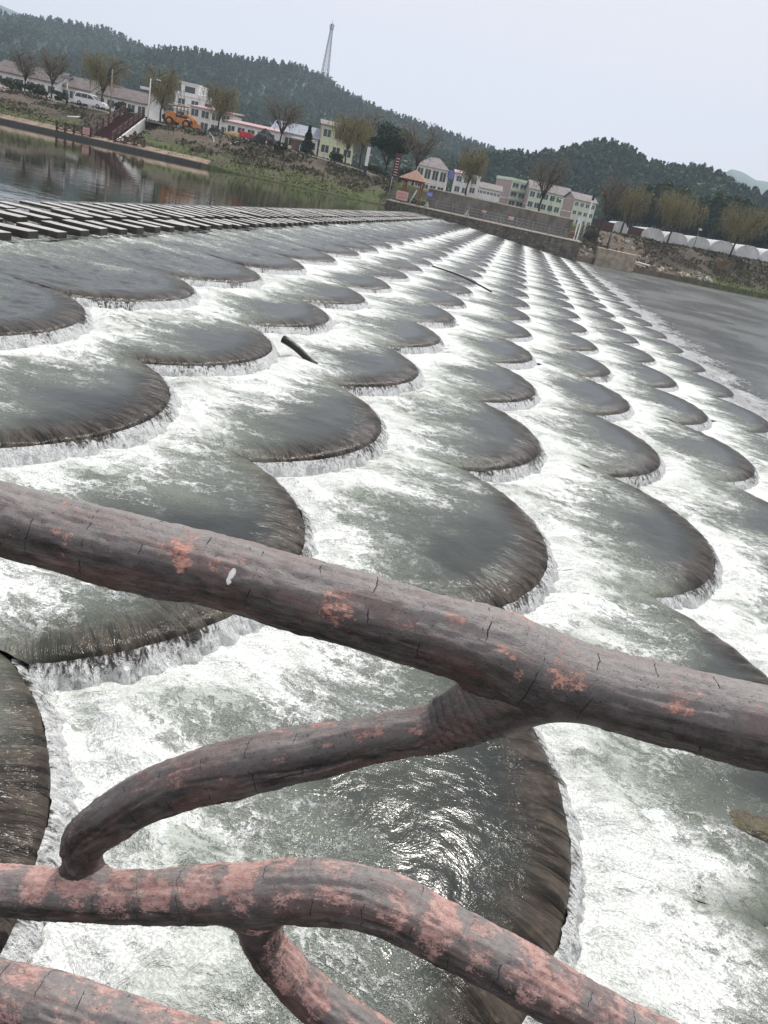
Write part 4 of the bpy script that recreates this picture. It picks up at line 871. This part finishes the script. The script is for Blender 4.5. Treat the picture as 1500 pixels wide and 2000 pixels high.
for px, pt, lb in ((1121, 422, "pale plain gate post, left of the pair ending the far pier"), (1127, 424, "pale gate post with rungs, right of the pair ending the far pier")):
    p = aty(px, 465, 111.1); top = aty(px, pt, 111.1)[2]; t = thing('gate_post', lb, 'post', (p[0], 111.1, 1.14)); MB().box((0, 0, (top-1.14)/2), (.16, .1, top-1.14)).build('post', MT['white_paint'], t)
    if 'rungs' in lb: [MB().box((.22, 0, z), (.26, .05, .06)).build('rung', MT['steel'], t) for z in (.6, 1.1, 1.6, 2.1)]
for px, py, pt, Y, lb in ((8, 182, 165, 118.5, 'red and white striped marker post at the far left road edge'), (518, 293, 272, 118, 'red and white striped marker post by the black tarpaulin heap')):
    p = aty(px, py, Y); zb = float(land(p[0], Y)); t = thing('marker_post', lb, 'bollard', (p[0], Y, zb)); H = aty(px, pt, Y)[2]-zb
    for k in range(4): MB().tube([(0, 0, H*k/4+.002), (0, 0, H*(k+1)/4)], .09, 10).build('band', MT['red' if k % 2 else 'white_paint'], t, True)

# ------------------------------------------------------------------ stair down the bank
B0, B1 = aty(197, 266, 106.3), aty(262, 224, 118.6); B0[2] = .75; B1[2] = 4.75
st = thing('bank_stair', 'dark red timber stair with railings climbing the bank beside a white side wall', 'stair', B0); D = B1-B0; hz_ = D.copy(); hz_[2] = 0; L = np.linalg.norm(hz_); e = hz_/L; sN = np.array([e[1], -e[0], 0]); ang = math.atan2(e[1], e[0])
mb = MB()
for k in range(22): mb.box(e*L*(k+.5)/22+np.array([0, 0, D[2]*(k+1)/22-.12]), (L/22-.01, 2.6, .2), ang)
mb.build('steps', MT['redwood'], st)
for sgn in (-1, 1):
    for k in range(7):
        c = e*L*k/6+sN*1.35*sgn+np.array([0, 0, D[2]*k/6]); MB().box(c+np.array([0, 0, .6]), (.22, .22, 1.5), ang).build('post', MT['redwood'], st)
    for k in range(6):
        a, b = [e*L*q/6+sN*1.35*sgn+np.array([0, 0, D[2]*q/6]) for q in (k, k+1)]; mb = MB()
        for z0, z1 in ((1.1, 1.1), (.35, .35), (.35, 1.1), (1.1, .35)): mb.tube([a+np.array([0, 0, z0]), b+np.array([0, 0, z1])], .065, 5)
        mb.build('rail', MT['redwood'], st)
c0 = sN*1.52; V = [c0+np.array([0, 0, -.9]), c0+e*L+np.array([0, 0, -1.5]), c0+e*L+np.array([0, 0, D[2]-.05]), c0+np.array([0, 0, -.05])]; V += [v+sN*.2 for v in V]
MB().add(V, [(0, 1, 2, 3), (7, 6, 5, 4), (0, 4, 5, 1), (1, 5, 6, 2), (2, 6, 7, 3), (3, 7, 4, 0)]).build('side_wall', MT['white'], st)
def low_fence(label, pa, pb, Y, n):
    a, b = aty(*pa, Y), aty(*pb, Y); a[2] = b[2] = .7; t = thing('waterside_fence', label, 'fence', a); d = b-a
    for k in range(n+1): MB().box(d*k/n+np.array([0, 0, .55]), (.2, .2, 1.35)).build('post', MT['redwood'], t)
    for k in range(n):
        mb = MB(); p, q = d*k/n, d*(k+1)/n
        for z0, z1 in ((1.05, 1.05), (.3, .3), (.3, 1.05), (1.05, .3)): mb.tube([p+np.array([0, 0, z0]), q+np.array([0, 0, z1])], .06, 5)
        mb.build('rail', MT['redwood'], t)
low_fence('dark red cross-braced fence by the water left of the stair foot', (111, 245), (178, 262), 106.1, 4); low_fence('dark red cross-braced fence by the water right of the stair foot', (224, 270), (282, 283), 106.1, 3)
# ------------------------------------------------------------------ vehicles
def wheel(t, x, y, r, w_=.22, hub='chrome'):
    o = MB().tube([(x, y-w_/2, r), (x, y-w_/2+.03, r), (x, y+w_/2-.03, r), (x, y+w_/2, r)], [r*.9, r, r, r*.9], 20).build('wheel', MT['tyre'], t, True); MB().tube([(x, y-w_/2-.02, r), (x, y+w_/2+.02, r)], r*.55, 14).build('rim', MT[hub], o, True)
p = aty(178, 212, 119.6); car = thing('minivan', 'white minivan parked on the road at the top of the bank', 'car', (p[0], 119.6, float(land(p[0], 119.6))+.08), RAD(-3))
prof = [(-2.4, .42), (-2.42, .95), (-2.32, 1.35), (-2.1, 1.72), (-1.4, 1.80), (.1, 1.78), (.55, 1.62), (1.25, 1.12), (2.05, .95), (2.38, .75), (2.42, .38), (1.95, .3), (-2.0, .3)]
MB().prism([(x, z) for x, z in prof], 'y', -.87, .87).build('body', MT['carwhite'], car, False, .09)
for y in (-.885, .885):
    MB().prism([(-2.1, 1.12), (-1.95, 1.58), (-1.2, 1.64), (-1.2, 1.12)], 'y', y-.012, y+.012).build('side_window', MT['glass'], car); MB().prism([(-1.12, 1.12), (-1.12, 1.64), (-.15, 1.64), (-.15, 1.12)], 'y', y-.012, y+.012).build('side_window', MT['glass'], car)
    MB().prism([(-.07, 1.12), (-.07, 1.63), (.42, 1.54), (.95, 1.13)], 'y', y-.012, y+.012).build('side_window', MT['glass'], car)
MB().add([(.62, -.72, 1.63), (.62, .72, 1.63), (1.24, .76, 1.17), (1.24, -.76, 1.17)], [(0, 1, 2, 3)]).build('windscreen', MT['glass'], car)
for y in (-.62, .62): MB().box((2.3, y, .78), (.22, .34, .16)).build('headlight', MT['chrome'], car, False, .03); MB().box((-2.42, y*1.15, 1.05), (.06, .14, .4)).build('tail_light', MT['red'], car, False, .02)
for x in (-1.45, 1.5):
    for y in (-.8, .8): wheel(car, x, y, .33)
p = aty(350, 250, 119.5); ld = thing('wheel_loader', 'orange wheel loader with a beige canopy on the bank top', 'loader', (p[0], 120.2, float(land(p[0], 120.2))), RAD(-4))
MB().prism([(-2.3, .7), (-2.35, 1.7), (-1.9, 1.95), (-.7, 1.8), (-.6, .7)], 'y', -.75, .75).build('engine_hood', MT['orange'], ld, False, .08); MB().bb((-.6, -.7, .6), (.9, .7, 1.3)).build('chassis', MT['orange'], ld, False, .05)
cb = MB().bb((-.65, -.65, 1.3), (.45, .65, 1.6)).build('cab', MT['redwood'], ld)
for x in (-.6, .5):
    for y in (-.6, .6): MB().box((x, y, 2.1), (.09, .09, 1.4)).build('post', MT['darkmetal'], cb)
MB().box((-.5, 0, 2.85), (2.8, 1.7, .14), 0, -.06).build('canopy', MT['beige'], ld, False, .05)
for y in (-.5, .5): MB().tube([(.3, y, 1.6), (1.2, y, 1.75), (1.9, y, 1.3), (2.5, y, .45)], [.16, .2, .17, .13], 8).build('arm', MT['orange'], ld, True)
MB().prism([(2.3, .15), (2.35, .95), (2.5, .95), (2.6, .3), (3.15, .12), (3.15, .05), (2.4, .03)], 'y', -1.1, 1.1).build('bucket', MT['orange'], ld)
for x in (-1.5, 1.2):
    for y in (-.85, .85): wheel(ld, x, y, .6, .35, 'orange')
p = aty(481, 280, 121); ct = thing('cart', 'small red cart loaded beside the sand heap', 'cart', (p[0], 121, float(land(p[0], 121))+.05))
MB().prism([(-.9, .5), (-1.0, 1.35), (.9, 1.25), (.8, .5)], 'y', -.6, .6).build('body', MT['red'], ct, False, .05); wheel(ct, -.5, -.6, .3, .15); wheel(ct, .5, -.6, .3, .15); MB().bb((.95, -.5, .4), (1.9, .5, 1.0)).build('hood', MT['white_paint'], ct, False, .1)
def heap(name, label, cat, px, py, Y, r, mat, seed, amp=.3):
    p = aty(px, py, Y); V, Fc = blob((0, 0, 0), r, 3, amp, seed); V[:, 2] = np.maximum(V[:, 2], -.3); o = MB().add(V, Fc).build(name, MT[mat], None, mat != 'black'); o.location = (p[0], Y, float(land(p[0], Y))-.05); tag(o, label, cat); return o
heap('sand_heap', 'low heap of yellow sand left of the red cart', 'sand', 455, 272, 120.6, (1.6, 1.2, 1.1), 'sand', 3); heap('tarpaulin_heap', 'peaked heap covered with black sheeting right of the red cart', 'tarpaulin', 514, 288, 119.4, (1.9, 1.4, 2.0), 'black', 8, .4)
heap('tarpaulin_heap', 'flat dark heap of sheeting left of the sand heap', 'tarpaulin', 422, 266, 122, (1.5, 1, 1.1), 'black', 11, .4)
for px, py, dx, dz, lb in ((405, 282, 1.3, .8, 'looped pale green hose hanging down the bank under the willow'), (452, 290, .5, 1.0, 'single pale green hose hanging down the bank further right')):
    P = []; p = aty(px, py, 114.5)
    for s in np.linspace(0, 1, 30):
        a = s*4.6-.7; x = p[0]+(dx*math.sin(a) if dx > 1 else dx*(1-s)**2*2); y = 113+4*(abs(2*s-1) if dx > 1 else 1-s); P.append((x, y, float(land(x, y))+.12))
    o = MB().tube(P, .06, 6).build('hose', MT['hose'], None, True); tag(o, lb, 'hose')
p = aty(145, 229, 112); o = MB().tube([(p[0]-.8, 111.6, float(land(p[0]-.8, 111.6))+.1), (p[0]+.7, 112.6, float(land(p[0]+.7, 112.6))+.12)], .13, 8).build('log', MT['white_paint'], None, True); tag(o, 'pale log lying on the bare slope below the van', 'log')
for k, (px, lb) in enumerate(((262, 'dark motorbike, left of the two at the top of the stair'), (277, 'dark red motorbike, right of the two at the top of the stair'))):
    p = aty(px, 226, 120); t = thing('motorbike', lb, 'motorbike', (p[0], 120, float(land(p[0], 120))+.05), RAD(20))
    MB().tube([(-.5, 0, .6), (0, 0, .5), (.45, 0, .75)], [.12, .2, .12], 8).build('body', MT['darkmetal' if not k else 'redwood'], t, True); MB().bb((-.7, -.14, .75), (.05, .14, .87)).build('seat', MT['black'], t, False, .04)
    for x in (-.65, .65): MB().tube([(x, -.06, .3), (x, .06, .3)], .3, 14).build('wheel', MT['tyre'], t, True)
    MB().tube([(.45, -.35, 1.05), (.45, .35, 1.05)], .03, 6).build('handlebar', MT['darkmetal'], t, True)
# ------------------------------------------------------------------ right bank
a, b = aty(1169, 484, 117.3), aty(1246, 497, 117.3)
t = thing('concrete_block', 'big pale concrete abutment block standing at the water on the right bank', 'concrete block', (a[0], 117.3, -2)); MB().bb((0, 0, 0), (b[0]-a[0], 2.6, a[2]+2)).build('block', MT['concrete'], t, False, .04); MB().bb((-.03, -.05, a[2]+2.003), (b[0]-a[0]+.03, 2.6, a[2]+2.1)).build('cap', MT['capstone'], t)
pole('post', 'short dark square post standing on the concrete abutment', 'post', 1187, 480, 455, 118.5, .14, 'darkmetal', None, a[2]-.1)
g3 = np.random.default_rng(11); cnt = 0; RKS = []
for k in range(5):
    V, Fc = blob((0, 0, 0), (.34, .28, .22), 2, .45, 20+k); RKS.append(MB().add(V, Fc).build('rock', MT['rubble' if k % 3 else 'rubble_pale']))
fr = [True]*5
for k in range(110):
    X = g3.uniform(9.3, 30); tt = abs(g3.normal())*4*(1 if X < 24 else .35)+.1; Y = float(ys_(X))+tt; v = int(g3.integers(0, 5)); o = RKS[v]
    if not fr[v]: o = RKS[v].copy(); sc.collection.objects.link(o)
    fr[v] = False; s = g3.uniform(.5, 1.6); o.location = (X, Y, float(land(X, Y))+.05); o.rotation_euler = tuple(g3.random(3)*6); o.scale = (s, s, s)
    tag(o, 'broken rubble stone lying on the right bank by the concrete abutment', 'rock', 'rubble stones on the right bank')
for k, (px, py, w_, lb) in enumerate([(1262, 470, 3.2, 'upper pale slab lying on the slope of the right bank'), (1258, 486, 1.6, 'lower reddish slab lying on the slope of the right bank')]):
    p = aty(px, py, 124); o = MB().box((0, 0, 0), (w_, 1.0, .16), .1, .05, .12).build('slab', MT['rubble_pale' if not k else 'rubble']); o.location = (p[0], 124-1.2*k, float(land(p[0], 124-1.2*k))+.2); tag(o, lb, 'slab')
def greenhouse(px0, px1, ptop, Y, dep, lb, z=None):
    a, b = aty(px0, ptop, Y), aty(px1, ptop, Y); Wd = b[0]-a[0]; zb = float(land(a[0], Y))-.2; H = aty((px0+px1)/2, ptop, Y)[2]-zb
    t = thing('greenhouse', lb, 'greenhouse', (a[0]+Wd/2, Y, zb)); th = np.linspace(0, np.pi, 17); prof = [(Wd/2*.985*math.cos(q), H*(.45+.55*math.sin(q))) for q in th]
    MB().prism(prof+[(-Wd/2*.985, 0), (Wd/2*.985, 0)], 'y', 0, dep).build('film', MT['film'], t)
    mb = MB(); P = np.array([(x*1.01, -.03, z_+.02) for x, z_ in prof]); mb.tube(P, .05, 6)
    for x in (-Wd*.15, Wd*.15): mb.tube([(x, -.03, 0), (x, -.03, H*.93)], .03, 5)
    mb.build('hoop', MT['white_paint'], t, True); return t
greenhouse(1199, 1229, 433, 152, 14, 'small single white greenhouse between the two brown board fences')
for k, (x0, x1, yt) in enumerate([(1257, 1302, 446), (1302, 1348, 455), (1348, 1392, 463), (1392, 1442, 471), (1442, 1490, 480), (1490, 1540, 489)]):
    greenhouse(x0, x1, yt, 149, 24, ['first white arched greenhouse from the left, beside the brown fence', 'second white arched greenhouse, just right of the willow trunk', 'third white arched greenhouse, behind the slim lamp post', 'fourth white arched greenhouse, left of the rightmost willow', 'fifth white arched greenhouse, right of the rightmost willow', 'last white arched greenhouse, cut by the right edge'][k])
for x0, x1, y0, y1, lb in ((1168, 1199, 429, 441, 'red-brown board fence left of the small greenhouse'), (1229, 1257, 441, 453, 'red-brown board fence right of the small greenhouse')):
    a, b = aty(x0, y0, 150), aty(x1, y1, 150); zb = float(land(a[0], 150)); t = thing('board_fence', lb, 'fence', (a[0], 150, zb)); h = a[2]-zb
    MB().bb((0, 0, 0), (b[0]-a[0], .06, h)).build('boards', MT['brownfence'], t); [MB().bb((x, -.08, 0), (x+.1, -.003, h+.1)).build('post', MT['darkmetal'], t) for x in (0, (b[0]-a[0])/2, b[0]-a[0]-.1)]
# ------------------------------------------------------------------ mast on the ridge
p = aty(636, 134, 756); zb = float(hill(np.array([p[0]]), np.array([756.]))[0]); tp = aty(646, 38, 756)[2]; H = tp-zb
ms = thing('radio_mast', 'tall lattice radio mast standing on the wooded ridge', 'mast', (p[0], 756, zb)); mb = MB(); nL = 14
hw = lambda s: 3.2*(1-s)+.7*s
for sx, sy in ((-1, -1), (1, -1), (1, 1), (-1, 1)): mb.tube([(sx*hw(0), sy*hw(0), 0), (sx*hw(1), sy*hw(1), H*.93)], .22, 5)
mb.build('leg', MT['steel'], ms, True); mb = MB(); zz_ = [H*.93*(1-(1-k/nL)**1.15) for k in range(nL+1)]
for k in range(nL):
    s0, s1 = zz_[k]/(H*.93), zz_[k+1]/(H*.93); A = [(sx*hw(s0), sy*hw(s0), zz_[k]) for sx, sy in ((-1, -1), (1, -1), (1, 1), (-1, 1))]; Bq = [(sx*hw(s1), sy*hw(s1), zz_[k+1]) for sx, sy in ((-1, -1), (1, -1), (1, 1), (-1, 1))]
    for q in range(4): mb.tube([A[q], Bq[(q+1) % 4]], .11, 4); mb.tube([A[(q+1) % 4], Bq[q]], .11, 4); mb.tube([Bq[q], Bq[(q+1) % 4]], .11, 4)
mb.build('bracing', MT['steel'], ms, True)
for z in (.86, .93): MB().tube([(0, 0, H*z-.15), (0, 0, H*z+.15)], 1.9, 10).build('platform', MT['steel'], ms, True)
for k in range(6): a = k*1.05; MB().box((1.8*math.cos(a), 1.8*math.sin(a), H*.90), (.5, .5, 2.6), a).build('antenna', MT['white_paint'], ms)
MB().tube([(0, 0, H*.93), (0, 0, H)], .2, 6).build('spike', MT['steel'], ms, True)
# chip of white paint on the top rail
P, r = lines['top_rail']; c = aty(501, 1122, 1.0); i = int(np.argmin(np.linalg.norm(P-c, axis=1))); fr_ = CAM-P[i]; fr_[0] = 0; fr_ /= np.linalg.norm(fr_)
V, Fc = blob((0, 0, 0), (.0055, .003, .0125), 3, .25, 4); o = MB().add(V, Fc).build('paint_smear', MT['white_paint'], fence, True); o.location = tuple(P[i]+fr_*(r[i]-.0005)); o.rotation_euler = (-.5, .25, 0)
# ------------------------------------------------------------------ haze
hz = N('haze'); hz.t.nodes.remove(hz.b); pv = hz.n('ShaderNodeVolumePrincipled'); pv.inputs['Color'].default_value = (.70, .85, 1., 1); pv.inputs['Density'].default_value = .00032; pv.inputs['Anisotropy'].default_value = 0.
hz.t.links.new(pv.outputs[0], hz.t.nodes['Material Output'].inputs['Volume'])
o = MB().bb((-1700, -60, -8), (1500, 2300, 330)).build('haze', hz.m); tag(o, kind='stuff')
